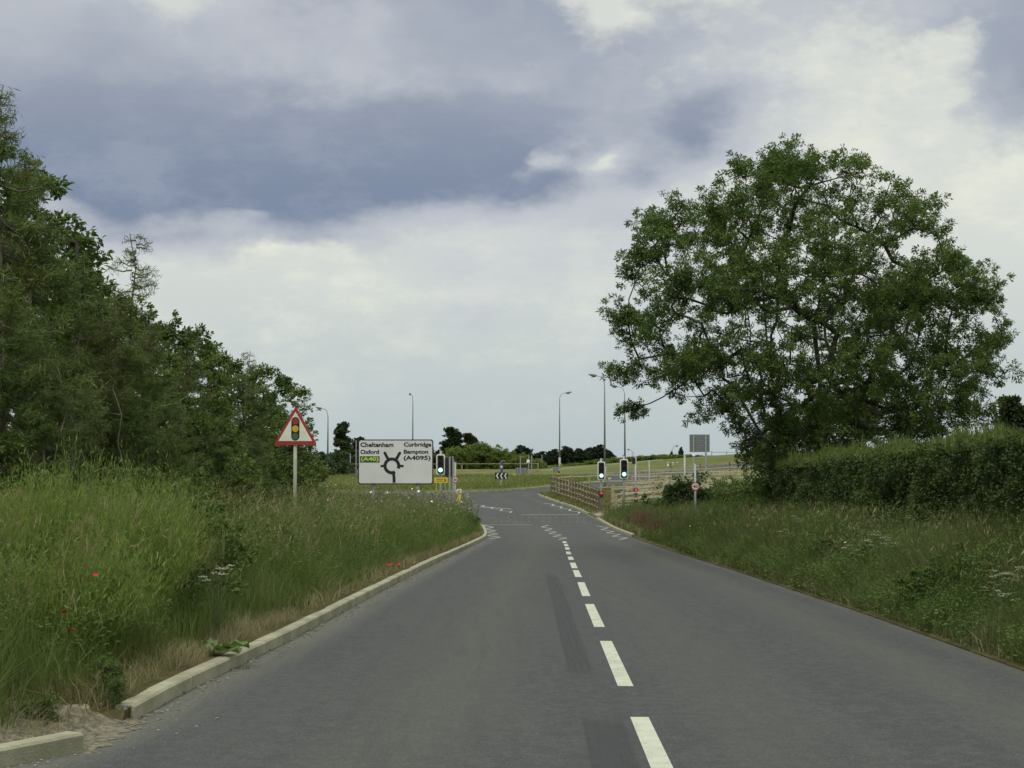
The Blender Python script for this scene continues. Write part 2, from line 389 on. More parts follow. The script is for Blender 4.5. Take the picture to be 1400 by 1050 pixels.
def road_mat():
    m = bpy.data.materials.new('asphalt'); m.use_nodes = True; t = NT(m.node_tree); t.n.clear()
    p = t.node('ShaderNodeNewGeometry').outputs['Position']
    uv = t.node('ShaderNodeAttribute', {'attribute_name': 'UVMap'}).outputs['Vector']
    s = t.node('ShaderNodeSeparateXYZ', None, _0=uv).outputs       # u: metres from left edge, v: metres to right edge
    ps = t.node('ShaderNodeSeparateXYZ', None, _0=p).outputs
    st = t.xyz(T0(t, ps[0], 1.0), t.m('MULTIPLY', ps[1], .12), 0)
    a, _ = t.noise(st, 1.1, 5, .6); b, _ = t.noise(p, .35, 5, .6); c, _ = t.noise(p, 90, 3, .7)
    v = t.node('ShaderNodeTexVoronoi', None, Vector=p, Scale=140.0).outputs['Distance']
    sx = t.m('ADD', s[0], t.m('MULTIPLY', t.m('SUBTRACT', b, .5), .5))
    rx = t.m('ADD', s[1], t.m('MULTIPLY', t.m('SUBTRACT', b, .5), .5))
    def band(x, c0, wd):
        q = t.m('DIVIDE', t.m('SUBTRACT', x, c0), wd); return t.m('EXPONENT', t.m('MULTIPLY', t.m('MULTIPLY', q, q), -1.0))
    col = t.mix(t.ss(a, .3, .7), (.040, .046, .050, 1), (.054, .060, .061, 1))
    trk = t.m('ADD', t.m('ADD', band(sx, 2.0, .55), band(rx, .9, .35)), t.m('ADD', t.m('MULTIPLY', band(rx, 2.75, .5), .6), t.m('MULTIPLY', band(sx, .95, .3), .25)), clamp=True)
    col = t.mix(t.m('MULTIPLY', trk, .85), col, (.082, .084, .071, 1))
    dust = t.m('SUBTRACT', 1.0, t.ss(t.m('ADD', s[0], t.m('MULTIPLY', t.m('SUBTRACT', a, .5), .35)), .12, .62))
    col = t.mix(t.m('MULTIPLY', dust, .75), col, (.180, .176, .138, 1))
    dust2 = t.m('SUBTRACT', 1.0, t.ss(t.m('ADD', s[1], t.m('MULTIPLY', t.m('SUBTRACT', a, .5), .3)), .0, .28))
    col = t.mix(t.m('MULTIPLY', dust2, .6), col, (.15, .145, .115, 1))
    newer = t.m('MULTIPLY', t.ss(t.m('ADD', ps[1], t.m('MULTIPLY', b, 5)), 56, 60), t.m('SUBTRACT', 1.0, t.ss(ps[1], 92, 104)))
    col = t.mix(t.m('MULTIPLY', newer, .35), col, (.070, .066, .066, 1))
    g1, _ = t.noise(p, 9, 6, .75); g2, _ = t.noise(t.xyz(t.m('MULTIPLY', ps[0], 6.0), t.m('MULTIPLY', ps[1], .35), 7.0), 1.0, 5, .65); g3, _ = t.noise(p, 38, 4, .8)
    col = t.mix(t.m('MULTIPLY', t.ss(g1, .42, .60), .50), col, (.100, .100, .090, 1))
    col = t.mix(t.m('MULTIPLY', t.ss(g2, .48, .66), .30), col, (.036, .040, .043, 1))
    col = t.mix(t.m('MULTIPLY', t.ss(g3, .44, .60), .5), col, (.034, .037, .039, 1))
    oil = t.ss(t.noise(p, .9, 5, .7)[0], .64, .72); col = t.mix(t.m('MULTIPLY', oil, .35), col, (.030, .032, .034, 1))
    crk = t.node('ShaderNodeTexVoronoi', {'feature': 'DISTANCE_TO_EDGE'}, Vector=t.node('ShaderNodeVectorMath', {'operation': 'ADD'}, _0=p, _1=t.noise(p, 1.2, 5, .7)[1]).outputs[0], Scale=.16).outputs['Distance']
    col = t.mix(t.m('MULTIPLY', t.m('SUBTRACT', 1.0, t.ss(crk, .0, .004)), .0), col, (.02, .02, .02, 1))
    col = t.mix(t.m('MULTIPLY', t.ss(v, .0, .5), .30), col, (.035, .037, .037, 1))
    col = t.mix(t.m('MULTIPLY', t.ss(c, .56, .66), .6), col, (.16, .16, .15, 1))
    bs = t.node('ShaderNodeBsdfPrincipled', None, Base_Color=col, Roughness=.88); bs.inputs['Specular IOR Level'].default_value = .18
    bn = t.node('ShaderNodeBump', None, Strength=.35, Distance=.006, Height=v); t.l.new(bn.outputs[0], bs.inputs['Normal'])
    t.l.new(bs.outputs[0], t.node('ShaderNodeOutputMaterial').inputs[0]); return m
def T0(t, a, k): return t.m('MULTIPLY', a, k)
def paint_mat(name, col, wear=.75):
    m = bpy.data.materials.new(name); m.use_nodes = True; t = NT(m.node_tree); t.n.clear()
    p = t.node('ShaderNodeNewGeometry').outputs['Position']
    a, _ = t.noise(p, 5, 6, .65); c, _ = t.noise(p, 60, 4, .75)
    cc = t.mix(t.ss(a, .3, .75), col+(1,), tuple(q*.82 for q in col)+(1,))
    cc = t.mix(t.m('MULTIPLY', t.ss(t.m('ADD', c, t.m('MULTIPLY', a, .4)), .74, .90), wear), cc, (.09, .09, .085, 1))
    bs = t.node('ShaderNodeBsdfPrincipled', None, Base_Color=cc, Roughness=.7)
    t.l.new(bs.outputs[0], t.node('ShaderNodeOutputMaterial').inputs[0]); return m
M['ground'] = ground_mat(); M['road'] = road_mat(); M['paint'] = paint_mat('road_paint', (.43, .445, .355)); M['paintfar'] = paint_mat('road_paint_thin', (.40, .41, .38), .6)
M['kerb'] = mat('kerb_concrete', (.285, .275, .195), .92, 0, .22, 2.2, .15, .5, 60)
M['path'] = mat('path_tarmac', (.20, .16, .13), .9, 0, .15, 3)

# ------------------------------------------------------------------ ground and road meshes
def cdt(polys, pts, keep):
    vs = []; es = []; seen = {}
    def addv(p):
        k = (round(p[0], 3), round(p[1], 3))
        if k not in seen: seen[k] = len(vs); vs.append(Vector(k))
        return seen[k]
    for poly, closed in polys:
        ids = [addv(p) for p in poly]
        for a, b in zip(ids, ids[1:]+(ids[:1] if closed else [])):
            if a != b: es.append((a, b))
    for p in pts: addv(p)
    v, e, f, *_ = delaunay_2d_cdt(vs, es, [], 0, 1e-5)
    v = np.array([(q.x, q.y) for q in v]); f = np.array([t for t in f if len(t) == 3])
    cen = v[f].mean(1); f = f[keep(cen[:, 0], cen[:, 1])]
    a = v[f[:, 1]]-v[f[:, 0]]; b = v[f[:, 2]]-v[f[:, 0]]; fl = (a[:, 0]*b[:, 1]-a[:, 1]*b[:, 0]) < 0
    f[fl] = f[fl][:, ::-1]
    return v, f
gp = []
for y0, y1, sp, xr in ((-40, 100, 1.0, 22), (100, 230, 2.0, 60), (-40, 100, 6, 120), (100, 260, 6, 140), (230, 420, 10, 200), (-60, 420, 40, 600), (420, 3000, 130, 2600)):
    for y in np.arange(y0, y1, sp):
        for x in np.arange(-xr, xr+.1, sp):
            if sp in (6, 40) and abs(x) < (22 if y < 100 else 60) and -40 <= y < 230: continue
            gp.append((x+random.uniform(-.1, .1)*sp, y+random.uniform(-.1, .1)*sp))
for x in (-2600, 2600): gp += [(x, -60), (x, 3000)]
G_ = np.array(gp); dd = edge_dist(G_[:, 0], G_[:, 1]); G_ = G_[dd > .35]
ROADC = ROADPOLY
gv, gf = cdt([(ROADC, True)], [tuple(p) for p in G_], lambda x, y: ~inside(x, y, ROADC))
z = TZ(gv[:, 0], gv[:, 1]); GV = np.column_stack([gv, z]); SQ = []
for line in (LS, RS):
    a = np.array(line); za = TZ(a[:, 0], a[:, 1]); zb = H(a[:, 0], a[:, 1])-.12; k0 = len(GV); n = len(a)
    GV = np.vstack([GV, np.column_stack([a, za]), np.column_stack([a, zb])]); i = np.arange(n-1)
    SQ.append(np.stack([k0+i, k0+i+1, k0+n+i+1, k0+n+i], 1))
tag(link('ground', mesh_np('ground', GV, np.vstack(SQ), gf), M['ground']), kind='structure')
rv, rf = cdt([(ROADC, True)], [tuple(p) for p in G_ if abs(p[0]) < 120 and p[1] < 225], lambda x, y: inside(x, y, ROADC))
LAs, LBs = segs(LS, False); RAs, RBs = segs(RS, False)
uvs = np.column_stack([edge_dist(rv[:, 0], rv[:, 1], LAs, LBs), edge_dist(rv[:, 0], rv[:, 1], RAs, RBs)])
tag(link('road', mesh_np('road', np.column_stack([rv, H(rv[:, 0], rv[:, 1])]), None, rf, uv=uvs), M['road']), kind='structure')
def raised(name, poly, h, spacing=2.0, dome=0.0):
    poly = resample([tuple(p) for p in poly], 1.5); A, B = segs(poly)
    xs = [p[0] for p in poly]; ys = [p[1] for p in poly]
    pts = [(x+random.uniform(-.2, .2), y+random.uniform(-.2, .2)) for x in np.arange(max(-60, min(xs)), min(60, max(xs)), spacing) for y in np.arange(min(ys), max(ys), spacing)]
    pts = np.array(pts); q = edge_dist(pts[:, 0], pts[:, 1], A, B); pts = pts[(q > .5) & inside(pts[:, 0], pts[:, 1], poly)]
    v, f = cdt([(poly[:-1], True)], [tuple(p) for p in pts], lambda x, y: inside(x, y, poly))
    dz = edge_dist(v[:, 0], v[:, 1], A, B)
    zz = H(v[:, 0], v[:, 1])+h+dome*np.minimum(dz, 8)/8
    return tag(link(name, mesh_np(name, np.column_stack([v, zz]), None, f), M['ground']), kind='structure')
raised('central_island', ISLAND, .12, 2.0, .25)
raised('far_verge', BANK, .12, 2.0, .2)

def kerb(name, pts, side, wd=.105, h=.11, block=.915, jit=.0022, zf=H):
    """blocks along the polyline; side=+1 puts the kerb to the right-hand side of travel"""
    pts = resample(pts, .3); acc = 0; mb = MB(); cur = [pts[0]]
    runs = []
    for a, b in zip(pts[:-1], pts[1:]):
        acc += math.dist(a, b); cur.append(b)
        if acc >= block: runs.append(cur); cur = [b]; acc = 0
    if len(cur) > 1: runs.append(cur)
    for rn in runs:
        j = random.uniform(-jit, jit); jz = random.uniform(-jit, jit)
        a, b = Vector(rn[0]), Vector(rn[-1]); t = (b-a).normalized(); nn = Vector((t.y, -t.x))*side
        a2 = a+t*.0015; b2 = b-t*.0015; c = .016
        prof = [(j-.02, -.06), (j-.02, h-c+jz), (c+j-.02, h+jz), (wd+j, h+jz), (wd+j, -.06)]
        vs = []
        for q in (a2, b2):
            zz = float(zf(q.x, q.y))
            vs += [(q.x+nn.x*o, q.y+nn.y*o, zz+hz) for o, hz in prof]
        mb.add(vs, [(0, 1, 6, 5), (1, 2, 7, 6), (2, 3, 8, 7), (3, 4, 9, 8), (4, 3, 2, 1, 0), (5, 6, 7, 8, 9)])
    return tag(mb.build(name, M['kerb']), kind='structure')
KL0 = G(186, 985)
LSd = [p for p in LS if p[1] > KL0[1] and p[0] > -60]
kerb('kerb_left', [p for p in resample(LS, .25) if p[1] > KL0[1]-.05 and p[0] > -60], -1)
kerb('kerb_near', [(-3.26, -4), (-3.15, 5), (-2.98, 8.7), (-2.86, 9.45), (-2.56, 9.92)], -1)
kerb('kerb_inlet', [(-3.55, 10.75), (-3.1, 11.0), (-2.82, 11.12)], -1, h=.115)
kerb('kerb_right', [p for p in RS if 62 < p[1] < 84.5 and p[0] < 30], 1)
kerb('kerb_right_far', [p for p in RS if 89.5 < p[1] and p[0] < 50], 1, h=.12)
kerb('kerb_crossing', [p for p in RS if 84 < p[1] < 90 and p[0] < 30], 1, h=.03)
kerb('kerb_island', [p for p in ISLAND if abs(p[0]) < 60][::1], 1, wd=.2, h=.15)
kerb('kerb_far_verge', [p for p in BANK if abs(p[0]) < 60 and p[1] < 187], 1, wd=.2, h=.16)

av = []; af = []
for i, y in enumerate(np.linspace(9.72, 11.22, 16)):
    for j, (x, hz) in enumerate(((-2.46, .003), (-2.70, .012), (-2.95, .040), (-3.25, .090), (-3.75, .150))):
        e_ = (.010*math.sin(i*2.3+j*1.7) if 0 < j < 4 else 0)-(.05 if i == 0 else 0)+(0, .03, .08, .08, .06)[j]*sst(y, 10.65, 11.1)
        av.append((x+.05*math.sin(i*1.9+j) if j < 4 else x, y, float(H(x, y))+hz+e_+.0))
af = [(5*i+j, 5*i+j+1, 5*i+j+6, 5*i+j+5)[::-1] for i in range(15) for j in range(4)]
am = MB().add(av, af)
M['dirt'] = mat('gritty_soil', (.15, .135, .10), .95, 0, .5, 22, .1, .8, 60)
tag(am.build('gravel_apron', M['dirt'], None, None, True), kind='structure')
# ---- painted markings
def strip(mb, a, b, wd, rise=.004):
    a = Vector(a); b = Vector(b); t = (b-a); L = t.length; t.normalize(); nn = Vector((-t.y, t.x))*wd/2
    n = max(1, int(L/1.0)); vs = []; 
    for i in range(n+1):
        q = a+t*(L*i/n)
        for s in (1, -1): r = q+nn*s; vs.append((r.x, r.y, float(H(r.x, r.y))+rise))
    mb.add(vs, [(2*i, 2*i+2, 2*i+3, 2*i+1)[::-1] for i in range(n)])
cl_pts = [(.62, -6), (.74, 4), (.87, 11.4), (.98, 17.4), (1.09, 23.4), (1.22, 29.4), (1.33, 35.2), (1.45, 41), (1.55, 46), (1.66, 50), (1.74, 54), (1.80, 58)]
cx = lambda y: float(np.interp(y, [p[1] for p in cl_pts], [p[0] for p in cl_pts]))
yf = 11.4-12
mb = MB()
while yf < 58:
    L = 4.15 if yf < 33 else (3.0 if yf < 40 else 2.2)
    strip(mb, (cx(yf-L), yf-L), (cx(yf), yf), .125); yf += 6.0 if yf < 28 else 4.9 if yf < 33 else 3.9 if yf < 48 else 3.4
tag(mb.build('centre_line', M['paint']), kind='structure')
def zig(name, pxpts, wd=.12):
    m_ = MB()
    q = [G(*p) for p in pxpts]
    for a, b in zip(q[:-1], q[1:]): strip(m_, a, b, wd, .005)
    return tag(m_.build(name, M['paintfar']), kind='structure')
def zigline(name, a, b, n, amp, wd=.075):
    a = Vector(a); b = Vector(b); t = b-a; nn = Vector((t.y, -t.x)).normalized(); m_ = MB(); prev = None
    for i in range(n+1):
        q = a+t*(i/n)+nn*(amp if i % 2 else -amp)
        if prev is not None: strip(m_, prev, q, wd, .005)
        prev = q
    return tag(m_.build(name, M['paintfar']), kind='structure')
zigline('zigzag_left', G(677, 737), G(667, 718), 8, .22)
zigline('zigzag_centre', G(771, 738), G(744, 718), 9, .20, .07)
zigline('zigzag_right', G(855, 738), G(822, 719), 8, .22)
zigline('zigzag_far_left', G(702, 701), G(652, 690), 8, .20, .09)
zigline('zigzag_far_right', G(795, 702), G(748, 688), 8, .18, .09)
mb = MB(); a = G(662, 717.5); b = G(728, 717.5); strip(mb, a, b, .12); a = G(712, 703.8); b = G(792, 703.8); strip(mb, a, b, .14)
tag(mb.build('stop_line', M['paintfar']), kind='structure')
mb = MB()
for py in (707.5, 713.5):
    a = Vector(G(676, py)); b = Vector(G(808, py))
    for i in range(15): q = a+(b-a)*(i/14); strip(mb, (q.x-.05, q.y), (q.x+.05, q.y), .1, .008)
tag(mb.build('crossing_studs', M['steel']), kind='structure')
mb = MB(); a = G(715, 700.8); strip(mb, G(648, 692.5), G(700, 696), .15); tag(mb.build('give_way_edge', M['paintfar']), kind='structure')
# ---- tyre marks
def skid_mat():
    m = bpy.data.materials.new('tyre_rubber'); m.use_nodes = True; t = NT(m.node_tree); t.n.clear()
    uv = t.node('ShaderNodeAttribute', {'attribute_name': 'UVMap'}).outputs['Vector']; s = t.node('ShaderNodeSeparateXYZ', None, _0=uv).outputs
    p = t.node('ShaderNodeNewGeometry').outputs['Position']
    n, _ = t.noise(t.xyz(t.m('MULTIPLY', s[0], 9), t.m('MULTIPLY', s[1], 2.5), 0), 1.0, 5, .7)
    g, _ = t.noise(p, 60, 3, .7)
    rib = t.m('MULTIPLY_ADD', t.m('SINE', t.m('MULTIPLY', s[0], 25.13)), .5, .5)
    ends = t.m('MULTIPLY', t.ss(s[1], 0, .12), t.m('SUBTRACT', 1.0, t.ss(s[1], .80, 1.0)))
    sides = t.m('MULTIPLY', t.ss(s[0], 0, .12), t.m('SUBTRACT', 1.0, t.ss(s[0], .88, 1.0)))
    al = t.m('MULTIPLY', t.m('MULTIPLY', ends, sides), t.m('MULTIPLY', t.ss(t.m('ADD', n, t.m('MULTIPLY', g, .3)),   .25, .6), t.m('ADD', .35, t.m('MULTIPLY', t.m('MULTIPLY', rib, n), .75))))
    b = t.node('ShaderNodeBsdfPrincipled', None, Base_Color=(.022, .023, .025, 1), Roughness=.6, Alpha=t.m('MULTIPLY', al, .85))
    t.l.new(b.outputs[0], t.node('ShaderNodeOutputMaterial').inputs[0]); return m
M['skid'] = skid_mat()
def skid(name, pts, wd):
    n = len(pts); V = []; UV = []; F = []
    for i, (x, y) in enumerate(pts):
        for j in range(2): V.append((x+(j-.5)*wd, y, float(H(x, y))+.003)); UV.append((j, i/(n-1)))
    F = [(2*i, 2*i+1, 2*i+3, 2*i+2) for i in range(n-1)]
    return tag(link(name, mesh_np(name, np.array(V), np.array(F), uv=np.array(UV)), M['skid']), kind='structure')
def pxline(pxs, n=14):
    g = [G(*p) for p in pxs]; ys = np.linspace(g[0][1], g[-1][1], n); return [(float(np.interp(y, [q[1] for q in g], [q[0] for q in g])), float(y)) for y in ys]
skid('tyre_mark', pxline([(800, 935), (779, 870), (765, 820), (752, 782)]), .24)
skid('tyre_mark', pxline([(862, 1110), (838, 1035), (822, 978)]), .30)

# footpath by the crossing
def sheet(name, poly, m, rise):
    v, f = cdt([(resample(poly+[poly[0]], .7)[:-1], True)], [], lambda x, y: inside(x, y, poly))
    return tag(link(name, mesh_np(name, np.column_stack([v, TZ(v[:, 0], v[:, 1])+rise]), None, f), m), kind='structure')
e1, e2 = [p for p in RS if 84.5 < p[1] < 86 and p[0] < 30][0], [p for p in RS if 88.3 < p[1] < 90 and p[0] < 30][0]
sheet('footpath', [(e1[0]+.15, e1[1]), (7.2, 88.0), (12, 94), (20, 99.5), (20, 101.5), (11, 96.8), (6.0, 92), (e2[0]+.15, e2[1])], M['path'], .012)

# ------------------------------------------------------------------ vegetation generators
def unit(v): return v/(np.linalg.norm(v, axis=1, keepdims=True)+1e-9)
def leaf_mesh(name, c, dr, nr, L, Wd, rnd):
    s = unit(np.cross(dr, nr)); L = L[:, None]; Wd = Wd[:, None]; n = len(c)
    fold = unit(np.cross(s, dr))*Wd*.25
    V = np.stack([c, c+dr*L*.5+s*Wd/2+fold, c+dr*L, c+dr*L*.5-s*Wd/2+fold], 1).reshape(-1, 3)
    return mesh_np(name, V, np.arange(n*4).reshape(-1, 4), rnd=rnd)
def rdir(n, up=0.0):
    v = rng.normal(size=(n, 3)); v[:, 2] += up; return unit(v)
def skeleton(tips, trunk, gap=.45, wander=.12):
    """grow branches to the tips; returns node positions, parents, tip ids"""
    if isinstance(trunk[0], list):
        pos = [np.array(trunk[0][0], float)]; par = [-1]; tipid = []
        for st in trunk:
            last = 0
            for p in st[1:]: pos.append(np.array(p, float)); par.append(last); last = len(pos)-1
    else: pos = [np.array(p, float) for p in trunk]; par = [-1]+list(range(len(trunk)-1)); tipid = []
    ctr = np.mean(pos, 0); tips = sorted(tips, key=lambda p: np.linalg.norm((p-ctr)*np.array([1, 1, .8])))
    for tp in tips:
        A = np.array(pos); dv = tp-A; dist = np.linalg.norm(dv, axis=1)
        # avoid hooking backwards / downwards
        cost = dist+np.where(A[:, 2] > tp[2]+.3, (A[:, 2]-tp[2])*1.4, 0)
        j = int(np.argmin(cost)); a = pos[j]; D_ = np.linalg.norm(tp-a); n = max(1, int(D_/gap)); last = j
        perp = rng.normal(size=3)*wander*D_
        for i in range(1, n+1):
            t = i/n; q = a+(tp-a)*t+perp*math.sin(math.pi*t)*.8; q[2] -= .10*D_*math.sin(math.pi*t)
            pos.append(q); par.append(last); last = len(pos)-1
        tipid.append(last)
    return pos, par, tipid
def skel_mesh(name, pos, par, tipid, r_tip=.012, expn=.45, rmax=None, nside=5):
    n = len(pos); cnt = np.zeros(n); 
    for t in tipid: cnt[t] += 1
    for i in range(n-1, 0, -1):
        if par[i] >= 0: cnt[par[i]] += cnt[i]
    r = r_tip*np.maximum(cnt, 1)**expn
    if rmax: r = np.minimum(r, rmax)
    V = []; F = []; pos = np.array(pos)
    for i in range(n):
        p = par[i]
        if p < 0: continue
        a, b = pos[p], pos[i]; t = b-a; L = np.linalg.norm(t)
        if L < 1e-5: continue
        t = t/L; u = np.cross(t, (0, 0, 1) if abs(t[2]) < .9 else (1, 0, 0)); u /= np.linalg.norm(u); v = np.cross(t, u)
        k = len(V); ra = min(r[p], r[i]*1.5); rb = r[i]
        for q, rr in ((a-t*rr_(ra), ra), (b, rb)):
            for s in range(nside):
                g = 2*math.pi*s/nside; V.append(q+(u*math.cos(g)+v*math.sin(g))*rr)
        for s in range(nside): F.append((k+s, k+(s+1) % nside, k+nside+(s+1) % nside, k+nside+s))
    return mesh_np(name, np.array(V), np.array(F))
def rr_(x): return x*.3
def blob_tips(blobs, per):
    out = []
    for (x, y, z, rx, ry, rz_) in blobs:
        n = max(2, int(per*(rx*rz_)**.8))
        dv = rdir(n); rad = rng.random(n)**.45
        out += list(np.array([x, y, z])+dv*rad[:, None]*np.array([rx, ry, rz_]))
    return out
def make_crown(name, tips, per, spread, L, Wd, up=.4, zs=.7, outward=None):
    tips = np.array(tips); n = len(tips)*per
    sub = 5; sc = np.repeat(tips, sub, 0)+rdir(len(tips)*sub)*(rng.random((len(tips)*sub, 1))**.5)*spread*1.5*np.array([1, 1, zs])
    pick = np.repeat(np.arange(len(tips))*sub, per)+rng.integers(0, sub, n)
    c = sc[pick]+rdir(n)*(rng.random((n, 1))**.4)*spread*.62*np.array([1, 1, zs])
    cd_ = rdir(n, -.15); off = unit(c-np.repeat(tips, per, 0)); dr = unit(off*.9+cd_*.8)
    nr = rdir(n, up+1.3)
    ll = L*rng.uniform(.6, 1.25, n)
    tint = np.clip(np.repeat(rng.random(len(tips)), per)*.4+rng.random(len(sc))[pick]*.3+rng.random(n)*.3, 0, 1)
    return leaf_mesh(name, c, dr, nr, ll, ll*Wd, tint)
def broadleaf(name, label, cat, blobs, trunk, per_tip, per_blob, spread, L, m, Wd=.55, rtip=.012, loc=(0, 0, 0), group=None, bark='bark', rmax=None, gap=.45):
    t = thing(name, label, cat, loc, 0, group)
    tips = blob_tips(blobs, per_blob)
    pos, par, ti = skeleton(tips, trunk, gap)
    link('trunk', skel_mesh('trunk', pos, par, ti, rtip, .42, rmax), M[bark], t)
    link('crown', make_crown('crown', tips, per_tip, spread, L, Wd), m, t)
    return t
def conifer(name, label, h, m, loc, base_r=1.3, nbr=60, z0=.12, tuft=26, sparse=1.0, droop=.25, group=None, needle=.10, bark='larchbark'):
    t = thing(name, label, 'larch tree' if bark == 'larchbark' else 'conifer tree', loc, 0, group)
    mb = MB(); pts = [(0, 0, 0)]; n = 9
    for i in range(1, n+1): pts.append((random.uniform(-.05, .05)*i*.3, random.uniform(-.05, .05)*i*.3, h*i/n))
    mb.tube(pts, [max(.008, .065*h/6*(1-i/n)**.9) for i in range(n+1)], 7)
    C_ = []; Dr = []; Rn = []
    for k in range(nbr):
        f = z0+(1-z0)*(k/nbr)**.9; zz = f*h; a = random.uniform(0, 6.283)
        i = min(n-1, int(f*n)); bx = pts[i][0]; by = pts[i][1]
        L = base_r*(1-f)**.75*random.uniform(.65, 1.15)+.12
        p = []; 
        for j in range(6):
            q = j/5; p.append(Vector((bx+math.cos(a)*L*q, by+math.sin(a)*L*q, zz-droop*L*math.sin(q*2.4)*.9+.30*L*q*q+random.uniform(-.02, .02))))
        mb.tube(p, [.014*(1-q/5.5)*(h/6)+.003 for q in range(6)], 4, False)
        # side twigs
        brs = [p]
        for j in range(int(5*L)+2):
            q = random.uniform(.2, .95); i0 = min(4, int(q*5)); s0 = p[i0].lerp(p[i0+1], q*5-i0)
            a2 = a+random.choice((-1, 1))*random.uniform(.6, 1.1); l2 = L*random.uniform(.2, .42)*(1.15-q)+.08
            e = s0+Vector((math.cos(a2)*l2, math.sin(a2)*l2, random.uniform(-.25, .12)*l2))
            mb.tube([s0, e], [.006, .003], 3, False); brs.append([s0, e])
        for b in brs:
            ln = sum((b[i+1]-b[i]).length for i in range(len(b)-1)); cnt = int(ln*tuft*sparse*(1.0 if f < .8 else .8))
            for _ in range(cnt):
                q = random.random()**.8*(len(b)-1); i0 = min(len(b)-2, int(q)); c = b[i0].lerp(b[i0+1], q-i0)
                C_ += [c]*10; Rn += [random.random()]*10
    C_ = np.array([tuple(c) for c in C_]); nn = len(C_); C_ = C_+rng.normal(size=(nn, 3))*.03
    ll = needle*rng.uniform(.6, 1.3, nn)
    link('trunk', mb_mesh(mb, 'trunk'), M[bark], t)
    link('crown', leaf_mesh('crown', C_, rdir(nn, -.25), rdir(nn, .9), ll, ll*.11, np.clip(np.array(Rn)*.6+rng.random(nn)*.4, 0, 1)), m, t)
    return t
def mb_mesh(mb, name):
    me = bpy.data.meshes.new(name); me.from_pydata(mb.v, [], mb.f); me.update(); return me
def blades(name, base, h, lean, wd, rnd, curve=1.0):
    """5-vertex bent blades; lean (n,2) horizontal tip offset"""
    n = len(base); a = rng.uniform(0, 6.283, n); s = np.stack([np.cos(a), np.sin(a), np.zeros(n)], 1)*wd[:, None]/2
    l3 = np.column_stack([lean, np.zeros(n)])
    mid = base+l3*.28+np.array([0, 0, 1])*(h*.58)[:, None]; tip = base+l3+np.array([0, 0, 1])*h[:, None]
    V = np.stack([base-s, base+s, mid+s*.8, mid-s*.8, tip], 1).reshape(-1, 3); k = np.arange(n)*5
    return mesh_np(name, V, np.stack([k, k+1, k+2, k+3], 1), np.stack([k+3, k+2, k+4], 1), rnd=np.concatenate([rnd, rnd]))
def vn(x, y, s=1.0, seed=0):   # cheap value noise
    r = np.random.default_rng(seed); tab = r.random((64, 64)); X = np.asarray(x)/s+100; Y = np.asarray(y)/s+100
    i = np.floor(X).astype(int); j = np.floor(Y).astype(int); fx = X-i; fy = Y-j; fx = fx*fx*(3-2*fx); fy = fy*fy*(3-2*fy)
    g = lambda a, b: tab[a % 64, b % 64]
    return (g(i, j)*(1-fx)+g(i+1, j)*fx)*(1-fy)+(g(i, j+1)*(1-fx)+g(i+1, j+1)*fx)*fy
LSa = np.array([p for p in LS if p[1] < 82]); RSa = np.array([p for p in RS if p[1] < 111])
XL = lambda y: np.interp(y, LSa[:, 1], LSa[:, 0]); XR = lambda y: np.interp(y, RSa[:, 1], RSa[:, 0])
def vis(x, y, m=90):
    px = 700+x/np.maximum(y, .1)*FPX; return (px > -m) & (px < 1400+m)
def scatter(n, y0, y1, side, s0, s1, ypow=1.0, spow=1.0):
    q = rng.random(n)**ypow; y = y0+(y1-y0)*q; s = s0+(s1-s0)*rng.random(n)**spow
    x = XL(y)-.16-s if side < 0 else XR(y)+.05+s
    k = vis(x, y); x = x[k]; y = y[k]; s = s[k]
    return x, y, s

# ---- trees of the plantation on the left
def place(px, top, Y, proto_h, sx=1.0):
    p = P(px, top, Y); g = tz(p.x, Y)-.05; return (p.x, Y, g), (p.z-g)/proto_h
def bl_blobs(h, wd, seed, low=.16):
    r = random.Random(seed); out = []
    for k in range(15):
        f = low+(1-low)*(k+.5)/15; prof = math.sin(math.pi*min(1, (f*.92+.10))**.9)**.6
        a = r.uniform(0, 6.283); rad = wd*prof*.62*r.uniform(.4, 1.0)
        rr = wd*.42*r.uniform(.7, 1.15)*(1-.35*f)
        out.append((math.cos(a)*rad, math.sin(a)*rad, f*h-rr*.3, rr, rr, rr*.85))
    out.append((0, 0, h-.35, .4, .4, .35)); return out
PL = 'trees of the plantation beside the left verge'
protoA = broadleaf('broadleaf_tree', 'x', 'tree', bl_blobs(5.6, 1.5, 3), [(0, 0, 0), (.05, 0, .8), (.0, .05, 1.6), (.05, 0, 2.6), (0, 0, 3.6)], 62, 30, .14, .105, M['broad'], .6, .008)
protoB = broadleaf('broadleaf_tree', 'x', 'tree', bl_blobs(5.6, 1.35, 11, .1), [(0, 0, 0), (-.05, 0, .8), (.05, .05, 1.7), (.0, 0, 2.8), (0, 0, 3.9)], 60, 30, .14, .095, M['birch'], .55, .008)
protoC = broadleaf('broadleaf_tree', 'x', 'tree', bl_blobs(5.6, 1.7, 29, .1), [(0, 0, 0), (.05, 0, .7), (.1, .05, 1.5), (.0, 0, 2.5), (0, .1, 3.5)], 62, 30, .15, .105, M['broad'], .6, .008)
protoL = conifer('larch_tree', 'x', 6.0, M['larch'], (0, 0, 0), 1.45, 115, .10, 20, 1.0, .28)
protoL2 = conifer('larch_tree', 'x', 6.0, M['larch'], (0, 0, 0), 1.30, 70, .18, 26, .55, .2)
used = set()
